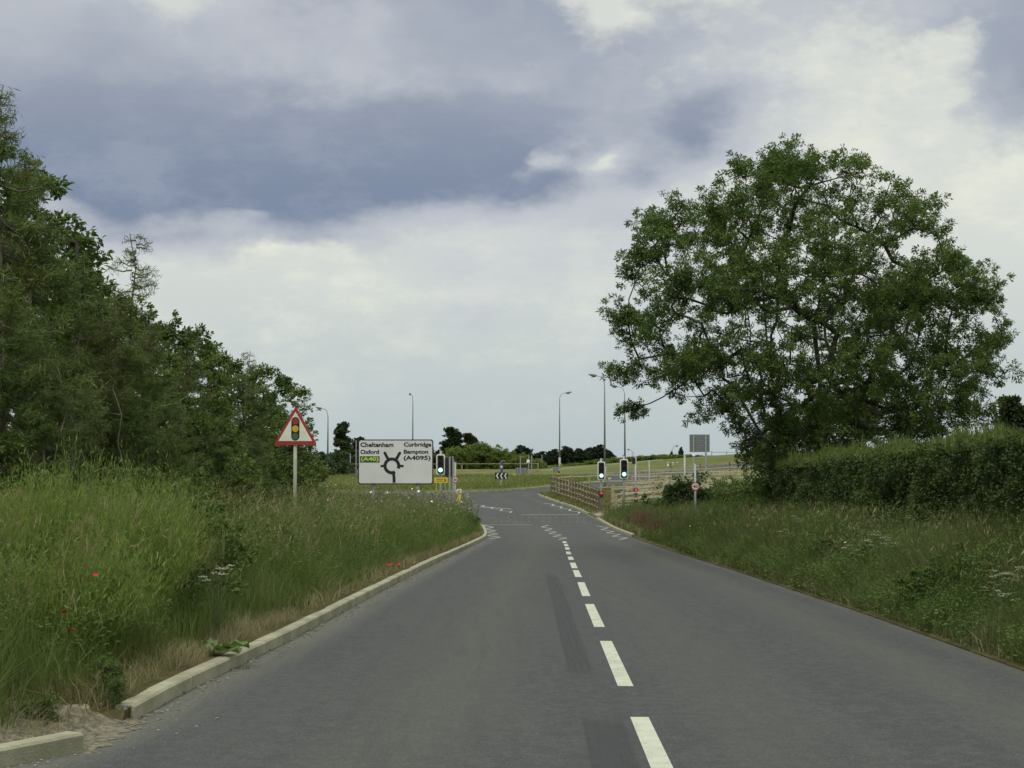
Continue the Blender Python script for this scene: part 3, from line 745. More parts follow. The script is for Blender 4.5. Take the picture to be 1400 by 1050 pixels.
def tree(proto, px, top, Y, label, ph, rz=None, sc=1.0):
    loc, s = place(px, top, Y, ph); rz = random.uniform(0, 6.28) if rz is None else rz
    if proto.name not in used:
        used.add(proto.name); o = proto; o.location = loc; o.rotation_euler = (0, 0, rz); o.scale = (s*sc, s*sc, s)
        tag(o, label, None, PL); return o
    return dup(proto, loc, rz, (s*sc, s*sc, s), label, PL)
tree(protoL, 8, 112, 20, 'tallest larch at the far left edge with a thin pointed top and bare pale trunk', 6.0)
tree(protoL2, 182, 318, 30, 'sparse larch with a nearly bare spiky top standing above the hedge of green trees', 6.0, None, 1.15)
tree(protoA, 42, 215, 25, 'large dark broadleaf tree just behind the tallest larch on the left', 5.7, None, 1.1)
tree(protoC, 92, 312, 27, 'dark rounded broadleaf tree between the tall larch and the bare topped larch', 5.7)
tree(protoL, 132, 432, 24, 'yellowish green larch in front of the dark broadleaf trees on the left', 6.0, None, 1.0)
tree(protoL, 60, 470, 19.5, 'low drooping larch near the base of the tallest larch', 6.0, None, 1.15)
tree(protoB, 165, 392, 28.5, 'fresh green tree below the bare topped larch', 5.7)
tree(protoL, 205, 440, 27, 'brownish larch right of the bare topped larch', 6.0)
tree(protoA, 232, 428, 33, 'green broadleaf tree right of the bare topped larch with a small tuft on its crown', 5.7)
tree(protoC, 268, 445, 37, 'dense broadleaf tree in the middle of the left tree row', 5.7)
tree(protoB, 300, 472, 40, 'paler green tree halfway along the left tree row', 5.7)
tree(protoL2, 338, 480, 43, 'small thin topped larch poking out above the far half of the left tree row', 6.0)
tree(protoC, 318, 488, 43.5, 'broadleaf tree below the thin topped larch in the left row', 5.7, None, 1.0)
tree(protoB, 360, 490, 46, 'light green tree third from the far end of the left row', 5.7, None, 1.15)
tree(protoA, 385, 505, 50, 'leafy tree behind the triangular warning sign', 5.7, None, 1.1)
tree(protoB, 409, 522, 54, 'last tree of the left row with loose branches hanging over the warning sign', 5.7, None, 1.25)
tree(protoL, 285, 560, 34, 'dark low larch in front of the left row midway to the warning sign', 6.0, None, 1.5)
tree(protoL, 345, 600, 41, 'low bushy larch just left of the warning sign post', 6.0, None, 1.9)
tree(protoL, 240, 555, 29, 'drooping larch with dark lower branches in front of the left row', 6.0, None, 1.3)
tree(protoL, 47, 205, 22, 'feathery larch between the tallest larch and the dark broadleaf trees', 6.0, None, .9)
tree(protoL, 106, 345, 23.5, 'feathery larch at the left of the bare topped larch', 6.0, None, 1.1)
tree(protoL, 158, 398, 24.5, 'feathery larch directly in front of the bare topped larch', 6.0, None, 1.15)
tree(protoB, 130, 368, 30, 'rounded tree filling the gap left of the bare topped larch', 5.7, None, 1.15)
tree(protoA, 195, 418, 34, 'rounded tree filling the gap right of the bare topped larch', 5.7, None, 1.2)
tree(protoC, 288, 466, 44, 'rounded tree in the middle of the far half of the left row', 5.7, None, 1.2)
tree(protoL, 250, 450, 36, 'feathery larch in the middle of the left row', 6.0, None, 1.2)
for i, (px, top, Y) in enumerate([(-60, 150, 24), (-20, 300, 29), (30, 330, 33), (90, 380, 36), (140, 430, 40), (190, 460, 44), (235, 470, 48), (270, 490, 52), (310, 500, 56), (345, 510, 60), (372, 530, 64), (60, 430, 40), (160, 480, 52), (230, 520, 60), (290, 540, 68), (0, 560, 30), (100, 570, 30), (170, 590, 36), (-70, 420, 19), (380, 560, 60), (330, 580, 52), (398, 585, 57), (255, 590, 44)]):
    tree([protoA, protoC, protoA, protoB][i % 4], px, top, Y, 'dark broadleaf tree standing in the shade inside the left tree row', 5.7, None, 1.2)
# low scrub at the foot of the trees
UB = 'bushes under the left tree row'
scrub = broadleaf('undergrowth_bush', 'dark leafy bush at the foot of the left tree row', 'bush', [(0, 0, .5, .8, .7, .5), (.5, .1, .8, .5, .5, .45), (-.5, 0, .75, .5, .5, .45), (.1, 0, 1.2, .5, .5, .35)], [(0, 0, 0), (0, 0, .3), (0, 0, .6)], 60, 45, .13, .08, M['broad'], .6, .006, group=UB)
first = True
for i, (px, Y) in enumerate([(5, 18), (70, 21), (120, 23), (170, 25), (215, 28), (255, 31), (290, 34.5), (320, 38), (345, 42), (368, 46), (385, 50), (400, 55), (35, 23), (140, 29), (230, 35), (300, 44), (350, 52), (412, 60)]):
    x = (px-700)/FPX*Y; loc = (x, Y, tz(x, Y)-.05); s = random.uniform(.9, 1.3)
    if first: scrub.location = loc; first = False
    else: dup(scrub, loc, random.uniform(0, 6.28), s)

# ---- ash tree on the right
YA = 47.0; kpx = YA/FPX
abx = (1105-700)*kpx; agz = tz(abx, YA)-.1
ash_px = [(1075, 255, 48), (1070, 225, 22), (1010, 295, 52), (1140, 285, 58), (965, 305, 44), (905, 300, 34), (925, 275, 16), (1200, 325, 52), (1235, 300, 24), (1258, 300, 16), (1250, 390, 58), (1312, 408, 40), (1345, 372, 11), (1350, 470, 36), (1300, 475, 60), (1205, 425, 70), (1105, 375, 80),
          (1000, 395, 75), (915, 395, 42), (885, 445, 36), (862, 368, 14), (850, 350, 8), (845, 505, 18), (868, 515, 14), (940, 495, 52), (1020, 500, 75), (1120, 500, 80), (1230, 515, 75), (1340, 545, 30), (1300, 555, 50), (1205, 590, 70), (1110, 600, 70),
          (1050, 590, 38), (1010, 560, 30), (965, 568, 13), (1060, 650, 38), (1045, 615, 28), (1250, 610, 50), (1375, 515, 12), (1078, 215, 24), (1055, 232, 30), (1110, 225, 26), (1220, 265, 14), (900, 345, 26), (1160, 560, 60)]
blobs = []
for (px, py, r) in ash_px:
    p = P(px, py, YA); rr = r*kpx; x = p.x-abx; zz = p.z-agz
    rho = math.hypot(x, (zz-6.2)*1.15); dep = math.sqrt(max(0, 5.3**2-rho**2))*.72
    if dep > 1.2:
        blobs.append((x, -dep, zz, rr*.9, rr*.8, rr*.85)); blobs.append((x, dep, zz, rr, rr*.8, rr*.9))
        if dep > 2.4 and random.random() < .6: blobs.append((x, random.uniform(-.6, .6), zz, rr, rr, rr*.8))
    else: blobs.append((x, random.uniform(-.5, .5), zz, rr, max(rr, .4), rr*.9))
ash = thing('ash_tree', 'large spreading ash tree with dense green crown behind the hedge on the right', 'tree', (abx, YA, agz))
for k_ in range(46):
    a_ = R_(random.uniform(-25, 205)); q_ = random.uniform(.92, 1.04)*(.90 if 0.15 < a_ < 1.1 else 1.0); p = P(1110+q_*262*math.cos(a_), 455-q_*235*math.sin(a_), YA); rr = random.uniform(9, 20)*kpx
    blobs.append((p.x-abx, random.uniform(-.8, .8), p.z-agz, rr, rr, rr))
tips = blob_tips(blobs, 30)
stems = [(0, 0, 0), (0, 0, .5), (-.05, 0, 1.0), (-.15, 0, 1.6)]
b0 = (0, 0, 0); stems = [[b0, (-.1, 0, .5), (-.3, 0, 1.5), (-.7, -.2, 2.7), (-1.0, -.3, 4.0), (-1.2, -.3, 5.6), (-1.3, -.2, 7.2)], [b0, (.1, .1, .5), (.3, .3, 1.6), (.4, .6, 3.0), (.5, .8, 4.6), (.3, .8, 6.4), (.1, .6, 8.4)],
         [b0, (.2, -.1, .5), (.8, -.3, 1.5), (1.5, -.4, 2.9), (2.0, -.5, 4.4), (2.3, -.5, 6.0)], [b0, (.0, -.2, .5), (-.1, -.6, 1.5), (-.2, -1.0, 3.0), (.2, -1.3, 4.6), (.1, -1.2, 6.2)], [b0, (-.2, .1, .5), (-.7, .2, 1.7), (-1.3, .3, 3.0), (-2.1, .3, 4.4), (-2.7, .2, 5.9)], [b0, (.3, .1, .4), (1.3, .3, 1.3), (2.5, .4, 2.3), (3.6, .4, 3.5), (4.3, .3, 4.9)]]
pos, par, ti = skeleton(tips, stems, .4, .10)
link('trunk', skel_mesh('trunk', pos, par, ti, .008, .40, .13, 6), M['bark'], ash)
link('crown', make_crown('crown', tips, 150, .19, .094, .40, .3, .8), M['ash'], ash)
print('ash tips', len(tips))
# ---- distant trees, hedges, scrub
FT = 'distant trees beyond the roundabout'
farA = broadleaf('distant_tree', 'x', 'tree', bl_blobs(9, 3.2, 5, .2), [(0, 0, 0), (0, 0, 1.2), (0, .1, 2.6), (0, 0, 5)], 110, 20, .36, .30, M['field'], .7, .03)
def far_tree(o0, px, top, Y, ph, label, first_=False, sx=1.0, group=FT, cat=None, base=None):
    p = P(px, top, Y); g = float(H(p.x, Y))-.1 if base is None else P(px, base, Y).z
    s = (p.z-g)/ph
    if first_: o0.location = (p.x, Y, g); o0.scale = (s*sx, s*sx, s); return tag(o0, label, cat, group)
    return dup(o0, (p.x, Y, g), random.uniform(0, 6.28), (s*sx, s*sx, s), label, group, cat)
far_tree(farA, 616, 585, 300, 9, 'round topped dark tree right behind the direction sign', True, 1.35)
far_tree(farA, 640, 593, 305, 9, 'lower crown joined to the right of the round topped distant tree', False, 1.2)
far_tree(farA, 470, 578, 250, 9, 'tall dark tree between the left street lamp and the direction sign', False, .95)
far_tree(farA, 492, 598, 235, 9, 'broad tree half hidden by the left edge of the direction sign', False, 1.2)
far_tree(farA, 440, 618, 260, 9, 'dark hedge tree beneath the leftmost street lamp', False, 1.4)
far_tree(farA, 418, 618, 250, 9, 'dark hedge tree behind the warning sign post', False, 1.4)
far_tree(farA, 590, 612, 290, 9, 'dark tree peeping above the right corner of the direction sign', False, 1.2)
far_tree(farA, 530, 606, 280, 9, 'tree mostly hidden behind the direction sign', False, 1.4)
far_tree(farA, 1382, 545, 80, 9, 'dark bushy tree at the right edge behind the hedge', False, .8)
far_tree(farA, 1420, 552, 84, 9, 'second dark bushy tree cut off by the right edge', False, .8)
scots = broadleaf('dark_pine', 'x', 'tree', [(0, 0, 3.4, 2.0, 2.0, 1.6), (1.5, 0, 2.8, 1.6, 1.6, 1.4), (-1.5, .2, 2.9, 1.6, 1.6, 1.3), (.2, 0, 5.1, 1.1, 1.1, .9), (-.9, 0, 4.4, .9, .9, .7), (1.1, 0, 4.3, .8, .8, .8), (0, 0, 1.3, 2.2, 2, 1.1)], [(0, 0, 0), (0, 0, 1.5), (0, 0, 3)], 90, 16, .34, .36, M['pine'], .6, .03)
for i, (px, top, lb) in enumerate([(714, 609, 'dark pine standing apart left of the central street lamp'), (740, 617, 'dark pine left of the tall central lamp'), (757, 614, 'dark pine at the foot of the central lamp'), (775, 610, 'dark pine just right of the central lamp'), (792, 613, 'dark pine between the central lamp and the traffic signals'),
                                   (806, 612, 'dark pine left of the tallest street lamp'), (819, 608, 'highest dark pine beside the tallest street lamp'), (834, 618, 'last dark pine at the right end of the dark wood'), (727, 622, 'low dark pine in the distant wood'), (748, 622, 'low dark pine in the distant wood'), (784, 620, 'low dark pine in the distant wood'), (702, 626, 'low dark pine in the distant wood'), (690, 628, 'low dark pine in the distant wood')]):
    far_tree(scots, px, top, 330+8*(i % 3), 6.0, lb, i == 0, 1.25, 'dark pines on the skyline')
far_tree(scots, 931, 611, 240, 6.0, 'small dark pine with a spiky top beside the short lamp right of the signals', False, .55, 'dark pines on the skyline')
far_tree(scots, 918, 617, 242, 6.0, 'smallest dark pine on the right skyline', False, .45, 'dark pines on the skyline')
# light green scrub mound
wil = broadleaf('willow_scrub', 'large pale green dome of willow scrub beyond the roundabout', 'bush', [(0, 0, .8, 2.4, 1.6, 1.1), (-1.8, 0, .9, 1.8, 1.5, 1.2), (2.0, 0, .6, 2.0, 1.5, .9), (-3.0, 0, 1.0, 1.4, 1.3, 1.1), (3.8, 0, .3, 1.6, 1.2, .7), (-1, 0, 1.5, 1.5, 1.2, .9), (.8, 0, 1.2, 1.5, 1.2, .9)], [(0, 0, -.2), (0, 0, .2), (0, 0, .6)], 150, 60, .26, .16, M['willow'], .4, .01, loc=(0, 0, 0))
p = P(668, 645, 200); wil.location = (p.x, 200, float(H(p.x, 200))); wil.scale = (1.35, 1.25, 1.45)
SB = 'green bushes along the far bank'
bush = broadleaf('bank_bush', 'x', 'bush', [(0, 0, .7, 1.5, 1.1, .7), (1.4, 0, .5, 1.2, 1, .55), (-1.4, 0, .55, 1.2, 1, .6)], [(0, 0, -.2), (0, 0, .1), (0, 0, .4)], 90, 22, .24, .24, M['willow'], .4, .01, group=SB)
spots = [(690, 640, 215), (715, 640, 215), (740, 640, 230), (765, 638, 225), (790, 634, 225), (812, 632, 222), (835, 628, 220), (850, 626, 218), (868, 625, 216), (885, 624, 215), (902, 622, 214), (918, 622, 214), (935, 622, 213), (950, 623, 212), (965, 624, 214), (795, 637, 210), (645, 640, 222), (1010, 624, 205), (1030, 622, 205), (1050, 618, 205), (985, 628, 200)]
for i, (px, top, Y) in enumerate(spots):
    p = P(px, top, Y); lb = 'pale green bush on the ridge of the far bank'
    g = min(float(H(p.x, Y)), p.z-.9)
    s = (p.z-g)/1.35
    if i == 0: bush.location = (p.x, Y, g); bush.scale = (1.3, 1, s); tag(bush, lb)
    else: dup(bush, (p.x, Y, g), random.uniform(-.5, .5), (1.4, 1, s), lb, SB)
dhb = broadleaf('hedgerow_bush', 'dark green hedgerow bush at the left of the far field', 'bush', [(0, 0, 1.2, 2.2, 1.3, 1.2), (2, 0, 1.0, 1.6, 1.2, 1.1), (-2, 0, 1.1, 1.7, 1.2, 1.1)], [(0, 0, -.2), (0, 0, .3), (0, 0, .8)], 90, 18, .28, .28, M['field'], .5, .015, group='hedgerow at the far left of the roundabout')
for i, (px, Y) in enumerate([(405, 150), (425, 155), (445, 160), (465, 190), (500, 195), (385, 140), (540, 200), (590, 205), (610, 210)]):
    p = P(px, 650, Y)
    if i == 0: dhb.location = (p.x, Y, float(H(p.x, Y)))
    else: dup(dhb, (p.x, Y, float(H(p.x, Y))), random.uniform(-.4, .4), random.uniform(.8, 1.1))
# elder / shrubs on the right before the signs
eld = broadleaf('elder_bush', 'rounded elder bush with cream flower heads beside the 40 speed limit sign', 'bush', [(0, 0, .9, .9, .8, .8), (.8, 0, .7, .8, .8, .7), (-.6, 0, .6, .6, .6, .6), (1.5, .2, .6, .8, .7, .6), (.2, 0, 1.4, .6, .6, .4)], [(0, 0, -.1), (0, 0, .2), (0, 0, .5)], 90, 30, .16, .12, M['elder'], .5, .008)
p = P(932, 700, 72); eld.location = (p.x, 72, tz(p.x, 72)); eld.scale = (1.3, 1.1, 1.25)
eb = MB()
for _ in range(26):
    a = random.uniform(0, 6.28); r = random.uniform(.1, 1.0); x = .4+r*1.3*math.cos(a); y = -abs(r*.8*math.sin(a))-.2; zz = 1.7*math.sqrt(max(.1, 1-(x-.4)**2/4.2))*random.uniform(.75, 1.05)
    eb.add([(x+.07*math.cos(q), y+.07*math.sin(q), zz+.01) for q in np.linspace(0, 5.2, 6)]+[(x, y, zz-.03)], [(0, 1, 2, 3, 4, 5)]+[(i, 6, (i+1) % 6) for i in range(6)])
eb.build('blossom', M['umbel'], eld)
OB = 'shrubs between the far footpath and the hedge'
for i, (px, Y, s, lb) in enumerate([(1000, 66, 1.15, 'dark shrub left of the ash tree base'), (1030, 56, 1.2, 'dark shrub under the lower left branches of the ash tree'), (1052, 50, 1.2, 'dark shrub at the end of the hedge under the ash tree'), (985, 76, 1.2, 'green shrub behind the 40 speed limit sign'), (880, 66, .42, 'low shrub at the right road edge below the red pedestrian lamps'), (1020, 74, 1.3, 'tall green shrub behind the shrubs beside the ash tree')]):
    x = (px-700)/FPX*Y; o = dup(scrub, (x, Y, tz(x, Y)), random.uniform(0, 6), s, lb, OB)
# ---- hedge on the right
hy = np.linspace(13, 46, 120)
hx = lambda y: 7.15-.019*(45-y)
htop = lambda y: np.interp(y, [13, 21.8, 45], [2.12, 1.97, 1.66])
hd = thing('clipped_hedge', 'long dense hedge with pale uncut shoots on top along the right verge', 'hedge', (hx(30), 30, 0))
n = 250000
y = 13+33*rng.random(n)**1.1; which = rng.random(n); gz = np.interp(y, np.linspace(13, 46, 30), [tz(hx(q), q) for q in np.linspace(13, 46, 30)])
tp = htop(y); dep = rng.random(n)**1.5*.35; zt = gz+.1+(tp-gz-.1)*rng.random(n)
bulge = (vn(y, zt*1.7, .9, 3)-.5)*.45+(vn(y, zt*2, .3, 5)-.5)*.28
front = which < .74
x = np.where(front, hx(y)+dep+bulge, hx(y)+.1+1.4*rng.random(n)); zc = np.where(front, zt, tp-.05-dep*.5+(vn(y, x, .7, 9)-.5)*.35)
cpts = np.column_stack([x-hx(30), y-30, zc]); nrm = np.where(front[:, None], rdir(n)+np.array([-.9, 0, .5]), rdir(n, 1.2))
ll = .056*rng.uniform(.6, 1.3, n)
link('foliage', leaf_mesh('foliage', cpts, rdir(n, .2), unit(nrm), ll, ll*.62, np.clip(vn(y, zc*1.5, .5, 4)*.6+rng.random(n)*.45, 0, 1)), M['hedge'], hd)
mb = MB()
for i in range(len(hy)-1):
    pass
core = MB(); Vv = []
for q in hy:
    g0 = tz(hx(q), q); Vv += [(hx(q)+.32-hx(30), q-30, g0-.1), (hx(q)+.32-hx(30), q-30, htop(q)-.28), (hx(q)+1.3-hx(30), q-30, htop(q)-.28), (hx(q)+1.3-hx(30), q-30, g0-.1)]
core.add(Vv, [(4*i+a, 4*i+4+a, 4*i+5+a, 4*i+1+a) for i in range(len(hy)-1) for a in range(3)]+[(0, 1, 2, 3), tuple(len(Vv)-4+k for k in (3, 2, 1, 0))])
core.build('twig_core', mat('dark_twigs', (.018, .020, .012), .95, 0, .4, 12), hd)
n = 26000
y = 13+33*rng.random(n)**1.1; x = hx(y)-.05+1.5*rng.random(n); hgt = (.04+.50*vn(y, x, .55, 21)**2.2)*rng.uniform(.4, 1.2, n)
base = np.column_stack([x-hx(30), y-30, htop(y)-.12+0*x]); link('shoots', blades('shoots', base, hgt+.1, rng.normal(size=(n, 2))*.07, np.full(n, .018)+.012*rng.random(n), rng.random(n)), M['hedgetop'], hd)
# leafy shoots
n = 30000
y = 13+33*rng.random(n)**1.1; x = hx(y)-.05+1.5*rng.random(n); zz = htop(y)-.08+(.48*vn(y, x, .55, 21)**2.2)*rng.random(n)
ll = rng.uniform(.04, .08, n); link('shoot_leaves', leaf_mesh('shoot_leaves', np.column_stack([x-hx(30), y-30, zz]), rdir(n, .5), rdir(n, .8), ll, ll*.5, rng.random(n)), M['hedgetop'], hd)

# ------------------------------------------------------------------ verge grasses and weeds
def grass_obj(name, parts_, m, label, cat):
    """parts_: list of (x,y,s,h,wd,lean_scale,tint)"""
    B = []; Hh = []; Wd = []; Ln = []; Rn = []
    for x, y, h, wd, ls, tint in parts_:
        zz = TZ(x, y)-.03; B.append(np.column_stack([x, y, zz])); Hh.append(h); Wd.append(wd)
        wind = np.column_stack([.8*(vn(x, y, .8, 2)-.5), .5*(vn(x, y, .7, 8)-.5)])
        Ln.append((rng.normal(size=(len(x), 2))*.28+wind)*(h*ls)[:, None]); Rn.append(tint)
    me = blades(name, np.vstack(B), np.concatenate(Hh), np.vstack(Ln), np.concatenate(Wd), np.concatenate(Rn))
    return tag(link(name, me, m), label, cat, None, 'stuff')
def gset(n, y0, y1, side, s0, s1, hmin, hmax, wd, ls=1.0, spow=1.0, ypow=1.0, seed=1, edge=True, thr=None):
    x, y, s = scatter(n, y0, y1, side, s0, s1, ypow, spow)
    nn = vn(x, y, .9, seed)*.6+vn(x, y, .35, seed+1)*.4
    if thr is not None: k = nn > thr; x, y, s, nn = x[k], y[k], s[k], nn[k]
    h = (hmin+(hmax-hmin)*nn)*rng.uniform(.6, 1.15, len(x))
    if edge: h *= np.clip(.28+s/1.3, .28, 1)
    return x, y, h, np.full(len(x), wd)*rng.uniform(.6, 1.3, len(x)), ls, np.clip(nn*.5+rng.random(len(x))*.5, 0, 1)
grass_obj('verge_grass', [gset(62000, 7, 20, -1, .25, 5.5, .45, 1.25, .008, 1, .9, 1, 1), gset(70000, 20, 42, -1, .15, 6.0, .40, 1.2, .012, 1, .9, 1, 1), gset(60000, 42, 84, -1, .1, 9.0, .5, 1.25, .022, 1, .9, 1, 1)],
          M['grass'], 'tall green grass on the left verge between kerb and trees', 'grass')
grass_obj('verge_grass', [gset(50000, 10, 24, 1, .0, 3.6, .4, 1.45, .008, 1, 1, 1, 31), gset(50000, 24, 45, 1, .0, 3.6, .45, 1.45, .012, 1, 1, 1, 31), gset(32000, 45, 84, 1, .1, 8.0, .5, 1.3, .022, 1, 1, 1, 31)],
          M['grassR'], 'rough green grass on the right verge below the hedge', 'grass')
grass_obj('dry_grass', [gset(7000, 9, 20, -1, .0, .9, .08, .28, .006, 1.6, 1, 1, 5, False), gset(3000, 9, 22, -1, .5, 5, .7, 1.5, .006, .9, 1, 1, 6, False, .55), gset(6000, 20, 60, -1, .0, .7, .1, .35, .013, 1.5, 1, 1, 5, False), gset(3500, 22, 60, -1, .5, 6, .8, 1.5, .010, .9, 1, 1, 6, False, .50)],
          M['dry'], 'dry straw coloured grass along the back of the left kerb', 'dry grass')
grass_obj('dry_grass', [gset(7000, 10, 40, 1, .0, .7, .08, .3, .009, 1.6, 1, 1, 51, False), gset(5000, 10, 45, 1, 1.0, 3.4, .7, 1.05, .009, .9, 1, 1, 52, False, .60), gset(9000, 60, 84, 1, .1, 5, .2, .5, .03, 1, 1, 1, 55, False)],
          M['dry'], 'dry straw coloured stems among the right verge grass', 'dry grass')
grass_obj('rusty_weeds', [gset(9000, 16, 44, 1, 1.7, 3.2, .75, 1.05, .016, .6, 1, 1, 61, False, .50), gset(1500, 56, 72, 1, .3, 1.6, .6, 1.0, .03, .5, 1, 1, 62, False), gset(900, 9, 15, -1, 2.2, 4, .7, 1.1, .012, .6, 1, 1, 63, False, .6)],
          M['sorrel'], 'rusty brown dock and sorrel stems at the foot of the hedge', 'weeds')
# far verge: short scrubby grass by the crossing fence
n = 26000; x = rng.uniform(1.6, 14, n); y = rng.uniform(88, 128, n); k = ~inside(x, y, ROADC); x, y = x[k], y[k]
# keep the footpath clear
grass_obj('crossing_grass', [(x, y, .10+.16*rng.random(len(x)), np.full(len(x), .045), 1.0, rng.random(len(x)))], leafmat('parched_grass', (.10, .11, .04), (.20, .175, .08), (.13, .12, .05), .3, .5), 'short parched grass behind the kerb by the crossing', 'grass')
n = 40000; x = rng.uniform(-26, 9, n); y = rng.uniform(115, 156, n); k = inside(x, y, ISLAND); x, y = x[k], y[k]
isl = blades('island_grass', np.column_stack([x, y, H(x, y)+.1+.25*np.minimum(8, 4)/8]), .12+.22*rng.random(len(x)), rng.normal(size=(len(x), 2))*.08, np.full(len(x), .06), rng.random(len(x)))
tag(link('island_grass', isl, leafmat('island_grass', (.09, .13, .03), (.19, .20, .07), (.15, .16, .05), .3, .3)), 'rough mown grass on the roundabout island', 'grass', None, 'stuff')
def seedheads(name, sets, m, label):
    Cc = []; Ls = []
    for (x, y, h, L) in sets: Cc.append(np.column_stack([x, y, TZ(x, y)+h])); Ls.append(np.full(len(x), L))
    c = np.vstack(Cc); n = len(c); L = np.concatenate(Ls)*rng.uniform(.6, 1.3, n); k = 3
    c = np.repeat(c, k, 0)+rng.normal(size=(n*k, 3))*.02; L = np.repeat(L, k)
    dr = unit(rng.normal(size=(n*k, 3))*.35+np.array([.25, 0, 1.0]))
    return tag(link(name, leaf_mesh(name, c, dr, rdir(n*k, .2), L, L*.14, rng.random(n*k)), m), label, 'grass', None, 'stuff')
def sset(n, y0, y1, side, s0, s1, h0, h1, L, seed, thr):
    x, y, s = scatter(n, y0, y1, side, s0, s1); k = vn(x, y, 1.0, seed) > thr; x, y = x[k], y[k]; return x, y, rng.uniform(h0, h1, len(x)), L
M['seed'] = leafmat('grass_seed_heads', (.13, .12, .055), (.27, .26, .13), (.16, .135, .075), .25, 1.2)
seedheads('seed_heads', [sset(2400, 9, 22, -1, .3, 5, .5, 1.25, .10, 6, .45), sset(3200, 22, 45, -1, .3, 6, .6, 1.3, .12, 6, .42), sset(1500, 45, 82, -1, .3, 8, .7, 1.25, .16, 9, .4)], M['seed'], 'tan grass seed heads over the left verge')
seedheads('seed_heads', [sset(900, 10, 24, 1, .2, 3.4, .4, 1.1, .09, 12, .42), sset(1300, 24, 45, 1, .2, 3.6, .5, 1.15, .11, 12, .42)], M['seed'], 'tan grass seed heads over the right verge')
n = 900; x = rng.uniform(-3.9, -2.60, n); y = rng.uniform(10.75, 11.9, n); k = (x < XL(y)-.12); x, y = x[k], y[k]
grass_obj('dry_grass', [(x, y, .07+.20*rng.random(len(x)), np.full(len(x), .007), 2.0, rng.random(len(x)))], M['dry'], 'dry tufts behind the end of the left kerb', 'dry grass')
# leafy weeds: clumps of leaves on stems
def weeds(name, sets, m, label):
    Cc = []; Dr = []; Nr = []; Ls = []; Rn = []
    for (x, y, h, per, L) in sets:
        zz = TZ(x, y); n = len(x)*per
        bx = np.repeat(x, per); by = np.repeat(y, per); bz = np.repeat(zz, per); hh = np.repeat(h, per); q = rng.random(n)**.7
        a = rng.uniform(0, 6.283, n); rad = (.05+.26*rng.random(n)**.8)*hh*(1.1-.5*q)
        Cc.append(np.column_stack([bx+np.cos(a)*rad, by+np.sin(a)*rad, bz+hh*q])); Dr.append(unit(np.column_stack([np.cos(a), np.sin(a), rng.uniform(-.3, .8, n)])))
        Nr.append(rdir(n, 1.2)); Ls.append(L*rng.uniform(.5, 1.2, n)*(1.15-q*.6)); Rn.append(np.clip(np.repeat(rng.random(len(x)), per)*.6+.4*rng.random(n), 0, 1))
    L = np.concatenate(Ls); me = leaf_mesh(name, np.vstack(Cc), np.vstack(Dr), np.vstack(Nr), L, L*.38, np.concatenate(Rn))
    return tag(link(name, me, m), label, 'weeds', None, 'stuff')
def wset(n, y0, y1, side, s0, s1, h0, h1, per, L, seed, thr):
    x, y, s = scatter(n, y0, y1, side, s0, s1); q = vn(x, y, 1.1, seed); k = q > thr; x, y, s, q = x[k], y[k], s[k], q[k]
    return x, y, (h0+(h1-h0)*(q-thr)/(1-thr))*rng.uniform(.7, 1.15, len(x))*np.clip(.35+s/1.5, .35, 1), per, L
weeds('leafy_weeds', [wset(1500, 9, 22, -1, .4, 5, .6, 1.55, 60, .060, 71, .50), wset(2600, 22, 45, -1, .3, 6, .6, 1.6, 44, .075, 71, .45), wset(2600, 45, 82, -1, .2, 8, .6, 1.4, 26, .11, 72, .38)], M['weed'], 'leafy green weeds mixed into the left verge grass')
weeds('leafy_weeds', [wset(2200, 10, 24, 1, .0, 3.2, .5, 1.55, 64, .055, 81, .34), wset(3000, 24, 46, 1, .0, 3.4, .55, 1.6, 44, .07, 82, .34), wset(1600, 46, 82, 1, .1, 7, .5, 1.0, 16, .16, 83, .38)], M['weed'], 'leafy green weeds growing through the right verge')

weeds('tall_forbs', [wset(900, 9, 22, -1, .8, 5, 1.0, 1.75, 70, .055, 171, .50), wset(1100, 22, 45, -1, .7, 6, 1.0, 1.7, 55, .07, 173, .50), wset(700, 45, 82, -1, .5, 8, .9, 1.5, 34, .11, 175, .45)], leafmat('forb_leaves', (.09, .13, .028), (.20, .26, .065), (.13, .16, .045), .35, .9), 'tall yellowish green weeds standing above the grass on the left verge')
weeds('tall_forbs', [wset(500, 10, 24, 1, .5, 3.2, .7, 1.35, 60, .05, 181, .52), wset(700, 24, 46, 1, .5, 3.4, .8, 1.4, 45, .065, 183, .5)], leafmat('forb_leaves', (.08, .12, .028), (.18, .23, .06), (.12, .15, .045), .35, .9), 'tall yellowish green weeds standing above the grass on the right verge')
